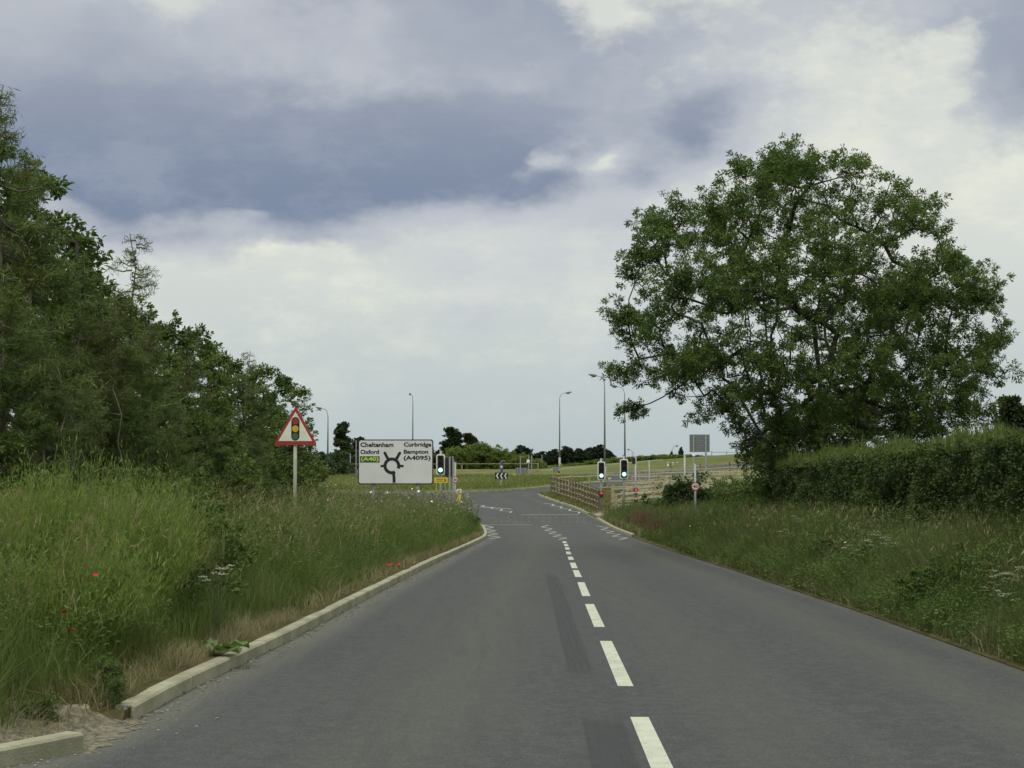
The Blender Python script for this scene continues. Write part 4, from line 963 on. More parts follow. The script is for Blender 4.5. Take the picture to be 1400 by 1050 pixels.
# broom-like shrubs in the left foreground
BR = 'wispy bright green shrubs in the left foreground'
def broom(px, Y, top, rad, n, label):
    x0 = (px-700)/FPX*Y; g = tz(x0, Y); H0 = P(px, top, Y).z-g
    t = thing('wispy_shrub', label, 'shrub', (x0, Y, g), 0, BR)
    cl_ = rng.uniform(0, 6.283, 9); cr_ = rng.uniform(.60, 1.15, 9); ci_ = rng.integers(0, 9, n); a = cl_[ci_]+rng.normal(size=n)*.35; r = rad*rng.random(n)**.6; h = H0*cr_[ci_]*rng.uniform(.6, 1.0, n)*(1-.3*(r/rad)**1.3)
    base = np.column_stack([np.cos(a)*r*.45, np.sin(a)*r*.45, h*0])
    lean = np.column_stack([np.cos(a)*r*.65, np.sin(a)*r*.65])+rng.normal(size=(n, 2))*.08
    link('stems', blades('stems', base, h, lean, np.full(n, .006), rng.random(n)), M['broom'], t)
    m = n*12; i = rng.integers(0, n, m); q = rng.uniform(.3, 1.0, m)
    l3 = np.column_stack([lean[i], np.zeros(m)]); c = base[i]+l3*(q**1.6)[:, None]+np.array([0, 0, 1])*(h[i]*q)[:, None]+rng.normal(size=(m, 3))*.02
    ll = rng.uniform(.04, .10, m); dr = unit(l3*.4+np.array([0, 0, 1.0])+rng.normal(size=(m, 3))*.45)
    link('foliage', leaf_mesh('foliage', c, dr, rdir(m, .3), ll*.9, ll*.10, rng.random(m)**1.4), M['broom'], t)
broom(30, 14.5, 625, .95, 2000, 'wispy shrub at the left edge below the tallest larch')
broom(105, 15.5, 596, 1.0, 2200, 'tallest wispy shrub, its feathery tips reaching the dark trees')
broom(165, 15.2, 640, .8, 1500, 'middle wispy shrub with upright feathery tips')
broom(205, 17.5, 605, .75, 1300, 'narrow wispy shrub rightmost of the foreground shrubs')
broom(75, 13.0, 690, .8, 1300, 'low wispy shrub nearest the camera')
broom(390, 31, 668, .7, 300, 'small wispy shrub at the foot of the warning sign')

VB = 'leafy bushes growing in the left verge'
for px, Y, s_, lb in [(248, 17.5, .85, 'dark leafy bush behind the floppy leaved plant'), (210, 20, 1.0, 'dark leafy bush right of the foreground wispy shrubs'), (322, 25, .6, 'small leafy bush midway along the left verge'), (355, 33, .7, 'leafy bush left of the warning sign post'), (470, 48, .7, 'leafy bush left of the direction sign'), (640, 64, .55, 'low bush at the tip of the left verge'), (15, 13.5, .6, 'small dark bush at the left frame edge'), (272, 19.5, .8, 'dark leafy bush right of the floppy leaved plant'), (225, 16.5, .65, 'low dark bush in front of the narrow wispy shrub'), (420, 36, .7, 'leafy bush just right of the warning sign post'), (375, 27, .6, 'leafy bush near the kerb halfway to the poppies')]:
    x = (px-700)/FPX*Y; dup(scrub, (x, Y, tz(x, Y)), random.uniform(0, 6), s_, lb, VB)
for px, Y, s_, lb in [(62, 10.75, .16, 'small leafy tuft in the kerb gap near the bottom left corner'), (160, 11.25, .13, 'tiny leafy tuft behind the broken end of the left kerb'), (150, 11.5, .2, 'low leafy tuft in dry grass behind the end of the left kerb')]:
    x = (px-700)/FPX*Y; dup(scrub, (x, Y, tz(x, Y)), random.uniform(0, 6), s_, lb, VB)
VR = 'leafy bushes growing in the right verge'
for px, Y, s_, lb in [(1330, 19, .62, 'leafy clump below the near part of the hedge'), (1265, 20, .5, 'leafy clump near the right road edge in the foreground'), (1200, 25, .6, 'leafy clump midway between the road edge and the hedge'), (1140, 29, .55, 'leafy clump beside the umbellifers on the right verge'), (1090, 35, .6, 'leafy clump below the far part of the hedge'), (1040, 42, .7, 'leafy clump in front of the ash tree'), (985, 50, .6, 'leafy clump on the far right verge near the 40 sign'), (930, 58, .6, 'leafy clump at the road edge below the 40 sign'), (1390, 19.5, .7, 'leafy clump at the right edge of the photo'), (895, 66, .55, 'leafy clump at the far end of the right verge')]:
    x = (px-700)/FPX*Y; dup(scrub, (x, Y, tz(x, Y)), random.uniform(0, 6), s_, lb, VR)
# bare pale stems in the plantation
for i, (px, top, bot, Y, lb) in enumerate([(90, 505, 640, 19.6, 'thin pale trunk left of a second one in the dark tree belt'), (96, 500, 640, 19.7, 'thin pale trunk standing close beside its left neighbour'), (117, 520, 640, 20.5, 'crooked thin pale trunk right of the two close ones'), (170, 530, 650, 23, 'thin grey trunk in front of the brownish larch')]):
    p = P(px, top, Y); g = tz(p.x, Y); h = p.z-g; t = thing('bare_sapling', lb, 'tree', (p.x, Y, g), 0, 'bare pale stems in the left tree belt')
    pts = [(random.uniform(-.03, .03)*k, random.uniform(-.03, .03)*k, h*k/7) for k in range(8)]
    MB().tube(pts, [.022*(1-k/9) for k in range(8)], 6).build('trunk', M['larchbark'], t, None, True)
    for _ in range(7):
        tw = MB()
        k = random.randint(2, 6); a = random.uniform(0, 6.28); L = random.uniform(.15, .45); q = pts[k]; tw.tube([q, (q[0]+L*.6*math.cos(a), q[1]+L*.6*math.sin(a), q[2]+.03), (q[0]+L*math.cos(a), q[1]+L*math.sin(a), q[2]-.05)], [.006, .004, .002], 4, False); tw.build('twig', M['larchbark'], t)
# flowers ---------------------------------------------------------------
def flowers(name, x, y, h, r, m, label, cat, k=6):
    zz = TZ(x, y)+h; V = []; F = []; n = len(x)
    ti = rng.normal(size=(n, 2))*.35
    for i in range(n):
        b = len(V)
        for q in range(k):
            g = 2*math.pi*q/k; dx, dy = r[i]*math.cos(g), r[i]*math.sin(g); V.append((x[i]+dx, y[i]+dy, zz[i]+dx*ti[i, 0]+dy*(ti[i, 1]-.5)))
        F.append(tuple(range(b, b+k)))
    me = bpy.data.meshes.new(name); me.from_pydata(V, [], F); me.update()
    return tag(link(name, me, m), label, cat, None, 'stuff')
def around(px, py0, n, Y0, Y1, sp):
    Y = rng.uniform(Y0, Y1, n); X = (px-700)/FPX*(Y0+Y1)/2+rng.normal(size=n)*sp; return X, Y
fx = []; fy = []
for px, n, Y0, Y1, sp in [(565, 420, 42, 62, .9), (520, 200, 36, 50, .8), (600, 240, 48, 66, .6), (480, 120, 34, 60, 1.5), (545, 150, 50, 75, 1.5), (640, 220, 58, 72, .45), (440, 40, 32, 50, 1.5), (300, 14, 14, 17, .3), (205, 8, 12, 14, .4), (260, 20, 22, 34, 1.5), (150, 12, 14, 22, 1.5)]:
    X, Y = around(px, 0, n, Y0, Y1, sp); k = X < XL(Y)-.5; fx.append(X[k]); fy.append(Y[k])
fx = np.concatenate(fx); fy = np.concatenate(fy)
flowers('white_daisies', fx, fy, rng.uniform(.75, 1.5, len(fx)), np.where(fy < 25, .014, .026)*rng.uniform(.7, 1.3, len(fx)), M['petal'], 'scattered white daisies in the left verge grass', 'flowers')
fx = []; fy = []
for px, n, Y0, Y1, sp in [(1190, 80, 22, 32, .8), (1120, 60, 30, 44, .8), (1030, 50, 34, 50, .8), (1380, 30, 17, 19, .3), (1250, 40, 18, 26, .8)]:
    X, Y = around(px, 0, n, Y0, Y1, sp); k = (X > XR(Y)+.4) & (X < hx(Y)-.2); fx.append(X[k]); fy.append(Y[k])
fx = np.concatenate(fx); fy = np.concatenate(fy)
flowers('white_daisies', fx, fy, rng.uniform(.6, 1.2, len(fx)), np.where(fy < 20, .012, .02)*rng.uniform(.7, 1.3, len(fx)), M['umbel'], 'scattered small white flowers in the right verge', 'flowers')
# umbellifer plants
def umbel_plant():
    t = thing('cow_parsley', 'x', 'plant'); st = MB(); hd_ = MB()
    for k in range(7):
        a = k*.9; tip = Vector((.22*math.cos(a)*random.uniform(.4, 1), .22*math.sin(a)*random.uniform(.4, 1), random.uniform(.65, .95)))
        st.tube([(0, 0, 0), (tip.x*.3, tip.y*.3, tip.z*.55), tip], [.006, .005, .003], 4)
        for j in range(8):
            b = j*.785+k; c = tip+Vector((.045*math.cos(b), .045*math.sin(b), .03+random.uniform(-.01, .01))) if j else tip+Vector((0, 0, .04))
            st.tube([tip, c], [.002, .002], 3, False)
            hd_.add([(c.x+.017*math.cos(q), c.y+.017*math.sin(q), c.z+.004*math.sin(3*q)) for q in np.linspace(0, 5.2, 6)]+[(c.x, c.y, c.z-.012)], [(0, 1, 2, 3, 4, 5)]+[(i, 6, (i+1) % 6) for i in range(6)])
    st.build('stalks', M['stalk'], t); hd_.build('blossom', M['umbel'], t); return t
up = umbel_plant(); first = True
UG = 'cow parsley plants in the verges'
for px, Y, s, lb in [(1365, 17.3, .75, 0), (1385, 17.0, .8, 0), (1372, 16.4, .6, 0), (1350, 17.6, .6, 0), (1195, 24, 1.0, 1), (1210, 25, 1, 1), (1225, 23.5, .9, 1), (1165, 25, .8, 1), (1095, 33, 1.1, 2), (1075, 32, .9, 2), (1110, 34, 1.0, 2), (1035, 40, 1.1, 2), (1050, 38, .9, 2), (1010, 42, .9, 2), (1000, 44, .9, 2), (645, 60, 1.5, 3), (635, 62, 1.5, 3), (640, 58, 1.2, 3), (650, 63, 1.3, 3), (300, 16, .8, 4), (500, 45, 1.1, 5), (520, 40, .9, 5), (440, 60, 1.3, 5), (490, 36, .8, 5)]:
    x = (px-700)/FPX*Y; lab = ['white flowered umbellifer at the lower right edge of the photo', 'white flowered umbellifer below the middle of the hedge', 'white flowered umbellifer on the far part of the right verge', 'bushy white flowered umbellifer at the tip of the left verge', 'white flowered umbellifer beside the large floppy leaves', 'white flowered umbellifer in the grass below the direction sign'][lb]
    loc = (x, Y, tz(x, Y))
    if first: up.location = loc; up.scale = (s,)*3; tag(up, lab, None, UG); first = False
    else: dup(up, loc, random.uniform(0, 6), s, lab, UG)
# poppies
def poppy():
    t = thing('poppy', 'x', 'flower'); pt = MB(); st = MB(); st.tube([(0, 0, -.75), (.01, 0, -.3), (0, 0, 0)], .003, 4)
    for k in range(4):
        a = k*math.pi/2; c, s_ = math.cos(a), math.sin(a); vs = [(0, 0, 0)]
        for q in (-.75, -.3, .3, .75): vs.append((.045*math.cos(a+q), .045*math.sin(a+q), .022+.012*math.cos(q*3)))
        pt.add(vs, [(0, 1, 2, 3, 4)])
    pt.build('petals', M['poppy'], t); st.build('stalk', M['stalk'], t); return t
pp = poppy(); first = True
for px, py, Y, s, lb in [(131, 787, 12.6, .5, 'highest of the three lone red poppies in the left grass'), (87, 838, 11.2, .5, 'brightest lone red poppy in the left grass'), (100, 862, 11.0, .32, 'smallest and lowest lone red poppy in the left grass')]+[(x_, y_, 29.5+.1*i, .7, 'red poppy in the cluster beside the kerb gap') for i, (x_, y_) in enumerate([(526, 770), (531, 773), (537, 774), (541, 771), (544, 775), (545, 770), (534, 771), (540, 775)])]:
    p = P(px, py, Y); g = 'poppies clustered by the left kerb' if 'cluster' in lb else 'lone poppies in the left grass'
    if first: pp.scale = (s,)*3; pp.location = p; tag(pp, lb, None, g); pp.rotation_euler = (R_(40), 0, 0); first = False
    else: o = dup(pp, p, None, s, lb, g); o.rotation_euler = (R_(random.uniform(25, 60)), 0, random.uniform(0, 6))
# big floppy leaves
t = thing('dock_plant', 'clump of large floppy pale green leaves at the left kerb', 'plant', (0, 0, 0)); x0, Y0 = (300-700)/FPX*14.8, 14.8; t.location = (x0, Y0, tz(x0, Y0))
for (a, L, wd_, up_) in [(-.9, .40, .20, .01), (-.2, .30, .16, .05), (-1.6, .26, .15, .03), (2.6, .2, .12, .06)]:
    V = []; F = []; N_ = 9
    for i in range(N_):
        q = i/(N_-1); wv = wd_*math.sin(math.pi*(q*.92+.05))**.7; r = L*q; zz = up_*math.sin(q*2.6)*.9+.05; wob = .018*math.sin(i*2.1)
        cx_, cy_ = math.cos(a)*r, math.sin(a)*r; nx, ny = -math.sin(a), math.cos(a)
        V += [(cx_+nx*wv/2, cy_+ny*wv/2, zz+wob+.02), (cx_, cy_, zz-.015), (cx_-nx*wv/2, cy_-ny*wv/2, zz-wob+.02)]
    for i in range(N_-1): F += [(3*i, 3*i+3, 3*i+4, 3*i+1), (3*i+1, 3*i+4, 3*i+5, 3*i+2)]
    me = mesh_np('leaf', np.array(V), np.array(F), rnd=rng.random(len(F))*.3+.4); me.shade_smooth(); link('leaf', me, M['bigleaf'], t)
# gravel and litter by the kerb gap
mb = MB()
for _ in range(170):
    y = random.uniform(9.0, 11.3); x = float(XL(y))+random.gauss(-.05, .22); s = random.uniform(.004, .014)
    z0 = float(H(x, y))+s*.4 if x > XL(y) else tz(x, y)+.0
    mb.box((x, y, z0), (s*1.6, s*1.2, s), Matrix.Rotation(random.uniform(0, 3), 3, 'Z') @ Matrix.Rotation(random.uniform(-.5, .5), 3, 'X'))
for _ in range(500):
    y = random.uniform(11, 45); x = float(XL(y))+abs(random.gauss(.03, .10))+.02; s = random.uniform(.006, .02)
    mb.box((x, y, float(H(x, y))+s*.3), (s*1.6, s*1.2, s), Matrix.Rotation(random.uniform(0, 3), 3, 'Z'))
tag(mb.build('loose_gravel', M['stone']), 'loose gravel and grit along the left gutter', 'gravel', None, 'stuff')

# ------------------------------------------------------------------ signs
# triangular warning sign
Y = 34; p = P(404, 560, Y); gx = p.x; gz = tz(gx, Y)
t = thing('warning_sign', 'red bordered triangular traffic signals ahead sign on a grey post in the left verge', 'road sign', (gx, Y, gz), R_(-1.5))
k = Y/FPX/4.6667; ox = 208; base_z = P(404, 608, Y).z-gz
tri = lambda pts: [((x-ox)*k, base_z+(408-yz)*k) for x, yz in pts]
MB().tube([(0, 0, -.3), (0, 0, base_z+.5)], .038, 12).build('post', M['postgreen'], t, None, True)
def rtri(cx, yb, half, hgt, r):   # rounded triangle outline in zoom px
    A = [(cx-half, yb), (cx+half, yb), (cx, yb-hgt)]; out = []
    for i in range(3):
        v = Vector(A[i]); a = (Vector(A[i-1])-v).normalized(); b = (Vector(A[(i+1) % 3])-v).normalized()
        p1 = v+a*r; p2 = v+b*r
        for q in (0, .25, .5, .75, 1): out.append(tuple(p1*(1-q)**2+v*2*q*(1-q)+p2*q*q))
    return [( (x-ox)*k, base_z+(408-yy_)*k) for x, yy_ in out]
o_ = rtri(212, 410, 139, 248, 16)
MB().prism(o_, -.052, -.046).build('back_plate', M['grey'], t)
MB().prism(o_, -.056, -.0522).build('red_border', M['red'], t)
MB().prism(rtri(211, 385, 108, 188, 5), -.060, -.0562).build('face', M['cream'], t)
pill = rrect((185-ox)*k, (237-ox)*k, base_z+(408-381)*k, base_z+(408-232)*k, 25.5*k, 8)
MB().prism(pill, -.064, -.0602).build('signal_symbol', M['black'], t)
for yy, mm in ((259, 'dred'), (307, 'amber'), (355, 'dgreen')):
    MB().prism(circ((211-ox)*k, base_z+(408-yy)*k, 21*k), -.068, -.0642).build('symbol_light', M[mm], t)
for zz in (.18, .5): MB().box((0, -.02, base_z+zz), (.10, .06, .04)).build('clip', M['steel'], t)

# direction sign
Y = 62; pc = P(541, 631.5, Y); gz = tz(pc.x, Y)
t = thing('direction_sign', 'large white roundabout direction sign for Cheltenham Oxford Curbridge and Bampton on two posts', 'road sign', (pc.x, Y, gz), R_(0))
k = Y/FPX/5.385; zx = lambda x: (x-759.5)*k; cz0 = pc.z-gz; zy = lambda y_: cz0+(494-y_)*k
MB().prism(rrect(zx(483), zx(1036), zy(659), zy(329), .09), -.03, 0).build('board', M['grey'], t)
MB().prism(rrect(zx(483), zx(1036), zy(659), zy(329), .09), -.034, -.0302).build('black_border', M['black'], t)
MB().prism(rrect(zx(491), zx(1028), zy(651), zy(337), .07), -.038, -.0342).build('face', M['board'], t)
for x in (600, 922): MB().tube([(zx(x), .07, -.4), (zx(x), .07, zy(345))], .068, 12).build('post', M['postgreen'], t, None, True)
for yy in (400, 590): MB().box((0, .02, zy(yy)), (2.6, .035, .05)).build('stiffener', M['steel'], t)
for tx, a in (('Cheltenham', (500, 743, 385, 350)), ('Oxford', (500, 637, 437, 404)), ('Curbridge', (819, 1021, 391, 350)), ('Bampton', (819, 999, 443, 404)), ('(A4095)', (818, 1016, 489, 448))):
    text_part(tx, zx(a[0]), zx(a[1]), zy(a[2]), zy(a[3]), -.0385, M['black'], t, bold=.032)
pn = MB().prism([(zx(641), zy(499)), (zx(641), zy(452)), (zx(497), zy(452)), (zx(497), zy(499))][::-1], -.042, -.0382).build('green_panel', M['signgreen'], t)
text_part('(A40)', zx(504), zx(634), zy(496), zy(456), -.0425, M['brightyel'], pn, bold=.032)
g = MB()
def ring(mb, cx, cy, r0, r1, a0, a1, y0, y1, n=30):
    vs = []
    for yv in (y0, y1):
        for i in range(n+1):
            a = R_(a0+(a1-a0)*i/n)
            for r in (r0, r1): vs.append((zx(cx+r*math.cos(a)), yv, zy(cy-r*math.sin(a))))
    m_ = 2*(n+1); F = []
    for i in range(n):
        a = 2*i; F += [(a, a+1, a+3, a+2), (a+m_, a+2+m_, a+3+m_, a+1+m_), (a+1, a+1+m_, a+3+m_, a+3), (a, a+2, a+2+m_, a+m_)]
    F += [(0, m_, m_+1, 1), (2*n, 2*n+1, 2*n+1+m_, 2*n+m_)]
    mb.add(vs, F)
ring(g, 732, 523, 39, 62, -22, 298, -.044, -.0382)
def bar(mb, x1, y1, x2, y2, w_, f=0.0):
    a = Vector((x1, y1)); b = Vector((x2, y2)); tt = (b-a).normalized(); nn = Vector((-tt.y, tt.x))*w_/2
    ol = [a-nn, b-nn]+[b+tt*f*s1-nn*s2 for s1, s2 in ((.6, .6), (.9, 0), (.6, -.6))]*(1 if f else 0)+[b+nn, a+nn]
    mb.prism([(zx(q.x), zy(q.y)) for q in ol], -.0435, -.0383)
bar(g, 672, 524, 649, 524, 17); bar(g, 792, 524, 818, 524, 17); bar(g, 704, 474, 680, 428, 21, 12); bar(g, 764, 474, 790, 428, 21, 12)
bar(g, 745, 577, 748, 612, 21); bar(g, 748, 611, 749, 647, 22)
g.build('roundabout_symbol', M['black'], t)

# round speed limit signs
def limit_sign(px, py, Y, label, post_top_px=None, postm='postgreen', d=.30):
    p = P(px, py, Y); g = tz(p.x, Y); cz = p.z-g
    t = thing('speed_limit_sign', label, 'road sign', (p.x, Y, g), 0, '40 speed limit signs')
    top = (P(px, post_top_px, Y).z-g) if post_top_px else cz+.1
    MB().tube([(0, 0, -.3), (0, 0, top)], .04, 12).build('post', M[postm], t, None, True)
    MB().prism(circ(0, cz, d/2, 28), -.05, -.042).build('back_plate', M['grey'], t)
    MB().prism(circ(0, cz, d/2, 28), -.054, -.0502).build('red_border', M['red'], t)
    MB().prism(circ(0, cz, d*.385, 28), -.058, -.0542).build('face', M['white'], t)
    text_part('40', -d*.27, d*.27, cz-d*.17, cz+d*.17, -.0585, M['black'], t, bold=.02)
    return t
limit_sign(622.5, 656, 78, 'round 40 speed limit sign on the post beside the left traffic signal', 632, 'postgreen', .32)
limit_sign(950.5, 665, 64, 'round 40 speed limit sign on a grey post beside the elder bush on the right', 634, 'steel', .33)

# traffic signals
TS = 'traffic signals at the crossing'
def signal(px, cy, Y, label, green=True, facing=0.0, hpx=27, lead=0):
    p = P(px, cy, Y); g = tz(p.x, Y); cz = p.z-g; hh = hpx/2*Y/FPX; ww = hh*.42
    t = thing('traffic_signal', label, 'traffic signal', (p.x, Y, g), facing, TS)
    MB().tube([(0, .06, -.3), (0, .06, cz+hh+.18)], .057, 12).build('pole', M['steel'], t, None, True)
    MB().tube([(0, .06, cz+hh+.18), (0, .06, cz+hh+.20)], .065, 12).build('pole_cap', M['black'], t)
    bb = MB().prism(rrect(-ww, ww, cz-hh, cz+hh, .10), -.11, -.09).build('backing_board', M['black'], t)
    b2 = MB(); o = rrect(-ww, ww, cz-hh, cz+hh, .10); i_ = rrect(-ww+.055, ww-.055, cz-hh+.055, cz+hh-.055, .06); n = len(o)
    b2.add([(x, -.114, z) for x, z in o]+[(x, -.114, z) for x, z in i_], [(a, (a+1) % n, (a+1) % n+n, a+n) for a in range(n)])
    b2.build('white_border', M['whitepaint'], bb)
    MB().box((0, -.02, cz), (.30, .20, 2*hh*.84)).build('housing', M['black'], t)
    MB().box((0, -.17, cz), (.28, .10, 2*hh*.80)).build('lamp_case', M['black'], t)
    for i, (nm, lm) in enumerate((('red_lamp', 'lens_r'), ('amber_lamp', 'lens'), ('green_lamp', 'greenlit' if green else 'lens'))):
        zc = cz+hh*.54*(1-i)
        ln = MB().prism(circ(0, zc, .098, 20), -.232, -.222).build(nm, M[lm], t)
        if green and i == 2: MB().prism(circ(0, zc, .125, 20), -.2215, -.2205).build('lens_halo', M['greenhalo'], ln)  # glowing disc wider than the lens, imitates the halo of the lit lamp
        v = MB(); a0 = 20; vs = []; n = 12
        for yv in (-.22, -.36):
            for j in range(n+1):
                a = R_(a0+(180-2*a0)*j/n); vs.append((.115*math.cos(a), yv, zc+.115*math.sin(a)))
        v.add(vs, [(j, j+1, j+n+2, j+n+1) for j in range(n)]); v.build('visor', M['black'], ln)
    return t
def ped_unit(t, zc, w_=.13, dy=-.02):
    MB().box((0, dy-.06, zc), (w_*1.5, .14, .32)).build('pedestrian_box', M['black'], t)
    MB().box((0, dy-.136, zc+.07), (.09, .008, .10)).build('red_man_lamp', M['redlit'], t)
s1 = signal(602.5, 635, 80, 'nearest left traffic signal showing green above a yellow sign', hpx=28)
s2 = signal(822, 643.5, 90, 'traffic signal showing green on the right, left of the pair', hpx=25)
p = P(822, 676, 90); ped_unit(s2, p.z-s2.location.z)
s3 = signal(853, 641, 84, 'traffic signal showing green on the right, beside the wooden fence end', hpx=27)
# signals seen from behind
for i, (px, cy, Y, lb) in enumerate([(615, 638, 92, 'traffic signal seen from behind next to the left green signal'), ]):
    p = P(px, cy, Y); g = tz(p.x, Y); cz = p.z-g
    t = thing('traffic_signal', lb, 'traffic signal', (p.x, Y, g), 0, TS)
    MB().tube([(0, 0, -.2), (0, 0, cz+.55)], .057, 10).build('pole', M['steel'], t)
    for dx in (-.17, .17):
        hd_ = MB().box((dx, .05, cz), (.20, .16, 1.02)).build('signal_head', M['black'], t)
        MB().box((dx, .16, cz), (.26, .02, 1.12)).build('backing_board', M['grey'], hd_)
p = P(620, 632, 88); g = tz(p.x, 88); t = thing('traffic_signal', 'side facing traffic signal with a dark visor left of the green scrub', 'traffic signal', (p.x, 88, g), 0, TS)
MB().tube([(0, 0, -.2), (0, 0, P(620, 624, 88).z-g)], .057, 10).build('pole', M['steel'], t); MB().box((.1, 0, P(620, 626, 88).z-g), (.16, .2, .16)).build('detector', M['black'], t)
# pedestrian pole with two red units
p = P(869, 650, 88); g = tz(p.x, 88); t = thing('pedestrian_signal_pole', 'grey pole with two red pedestrian lamps one above the other', 'traffic signal', (p.x, 88, g))
top = P(869, 624, 88).z-g; MB().tube([(0, 0, -.2), (0, 0, top)], .057, 10).build('pole', M['steel'], t, None, True)
ped_unit(t, P(869, 671.5, 88).z-g); ped_unit(t, P(869, 683.5, 88).z-g); MB().box((-.1, .05, top-.25), (.18, .24, .30)).build('detector', M['black'], t)

# grey posts on the right
GP = 'plain grey poles on the right of the crossing'
for px, top, Y, lb in [(936, 622, 96, 'plain grey pole behind the elder bush'), (887.5, 629, 100, 'slender pale pole among the wooden fences')]:
    p = P(px, top, Y); g = tz(p.x, Y); t = thing('grey_pole', lb, 'pole', (p.x, Y, g), 0, GP)
    MB().tube([(0, 0, -.2), (0, 0, p.z-g)], .06 if px > 900 else .035, 10).build('shaft', M['steel'], t, None, True); MB().tube([(0, 0, p.z-g), (0, 0, p.z-g+.02)], .065 if px > 900 else .04, 10).build('cap', M['grey'], t)
# large sign seen from behind, right
Y = 150; p = P(956.5, 606, Y); g = tz(p.x, Y); k = Y/FPX
t = thing('sign_back', 'large grey sign seen from behind on two posts, high above the right bank', 'road sign', (p.x, Y, g)); cz = p.z-g
MB().box((0, 0, cz), (27.5*k, .03, 24*k)).build('panel', M['grey'], t)
for i in range(7): MB().box((0, -.03, cz+(-10+i*3.4)*k), (26.5*k, .02, .02)).build('stiffener', M['steel'], t)
for dx in (-8.3, 8.3): MB().tube([(dx*k, -.10, -.3), (dx*k, -.10, cz+10.5*k)], .09, 10).build('post', M['steel'], t)
p2 = P(948, 621, Y-1); MB().prism(circ(-8.3*k, p2.z-g, .17, 16), -.24, -.20).build('round_plate', M['whitepaint'], t)
# sign backs, left
SBk = 'grey signs seen from behind beyond the roundabout'
for px, cy, wp, hp, Y, lb, np_ in [(463, 640.5, 19, 21, 165, 'grey sign seen from behind on one wide post left of the direction sign', 1), (483.5, 644, 10, 9, 165, 'small low grey sign back touching the left edge of the direction sign', 1), (713, 643.5, 16, 8, 170, 'low grey sign back right of the chevron board', 2), (760, 643, 7, 6, 168, 'small grey plate at the foot of the central lamp', 1)]:
    p = P(px, cy, Y); g = float(H(p.x, Y))+.1; k = Y/FPX; t = thing('sign_back', lb, 'road sign', (p.x, Y, g), 0, SBk); cz = p.z-g
    MB().box((0, 0, cz), (wp*k, .03, hp*k)).build('panel', M['grey'], t)
    for dx in ([0] if np_ == 1 else [-.35*wp*k, .35*wp*k]): MB().box((dx, -.06, cz/2-.1), (.16 if px < 470 else .08, .08, cz+.2+hp*k*.9)).build('post', M['steel'], t)
# chevron board with blue sign above
Y = 122; p = P(685.5, 650.5, Y); g = float(H(p.x, Y))+.1; k = Y/FPX; cz = p.z-g
t = thing('chevron_board', 'black and white chevron board pointing left at the edge of the roundabout', 'road sign', (p.x, Y, g))
MB().box((0, 0, cz), (18*k, .03, 9.3*k)).build('panel', M['black'], t)
for i in (-1, 0, 1):
    c = i*5.6*k+.2*k; h = 3.9*k; a = 2.0*k; s_ = 1.9*k
    MB().prism([(c+a, cz+h), (c+a-s_, cz+h), (c-a, cz), (c+a-s_, cz-h), (c+a, cz-h), (c-a+s_, cz)], -.024, -.0155).build('chevron', M['white'], t)
for dx in (-.05,): MB().tube([(dx, .05, -.2), (dx, .05, cz)], .045, 10).build('post', M['steel'], t)
Y = 123.5; p = P(686, 638.5, Y); g = float(H(p.x, Y))+.1; cz = p.z-g
t = thing('direction_plate', 'tall narrow blue plate with a white arrow above the chevron board', 'road sign', (p.x, Y, g))
MB().tube([(0, .05, -.2), (0, .05, P(686, 630, Y).z-g)], .04, 10).build('post', M['steel'], t)
MB().box((0, 0, cz), (3.2*k, .03, 13.5*k)).build('panel', M['blue'], t)
MB().prism([(-.05, cz-.08), (.05, cz-.08), (.05, cz+.0), (.11, cz+.0), (0, cz+.14), (-.11, cz), (-.05, cz)], -.024, -.0155).build('arrow', M['white'], t)
MB().beam((0, .05, P(686, 630, Y).z-g), (.25, .05, P(686, 629.6, Y).z-g), .05, .05).build('bracket', M['steel'], t)
# short poles near the middle
for px, top, Y, arm, lb in [(711.5, 624.5, 168, True, 'short grey pole with a flat arm, left of the twin poles'), (723, 622.5, 168, False, 'left one of the twin short grey poles, with a small white plate'), (727, 622.5, 169, False, 'right one of the twin short grey poles')]:
    p = P(px, top, Y); g = float(H(p.x, Y))+.1; t = thing('short_pole', lb, 'pole', (p.x, Y, g), 0, 'short poles by the far carriageway')
    MB().tube([(0, 0, -.2), (0, 0, p.z-g)], .05, 8).build('shaft', M['steel'], t)
    if arm: MB().beam((0, 0, p.z-g), (.42, 0, p.z-g-.02), .1, .05).build('arm', M['steel'], t)
    elif px == 723: MB().box((-.07, -.06, P(px, 630.5, Y).z-g), (.3, .02, .3)).build('plate', M['whitepaint'], t)
# yellow things
Y = 79.2; p = P(602.8, 656.5, Y); g = tz(p.x, Y); k = Y/FPX
t = thing('temporary_sign', 'small yellow diversion sign with a black arrow below the left traffic signal', 'road sign', (p.x, Y, g)); cz = p.z-g
MB().box((0, 0, cz), (18*k, .03, 7.2*k)).build('panel', M['yellow'], t)
MB().prism([(5*k, cz-2.6*k), (7.2*k, cz), (5*k, cz+2.6*k), (4.2*k, cz+2.0*k), (5.6*k, cz), (4.2*k, cz-2.0*k)], -.022, -.0155).build('arrow', M['black'], t)
for r_ in (1.4, -1.2): MB().box((-1.8*k, -.018, cz+r_*k), (9*k, .004, .9*k)).build('text_line', M['wooddark'], t)
MB().beam((-6.2*k, .02, -.1), (-6.2*k, .02, cz+.1), .03, .03).build('frame_leg', M['yellow'], t); MB().beam((5.8*k, .02, -.1), (5.8*k, .02, cz+.1), .03, .03).build('frame_leg', M['steel'], t)
Y = 86; p = P(627.5, 668, Y); g = tz(p.x, Y); k = Y/FPX
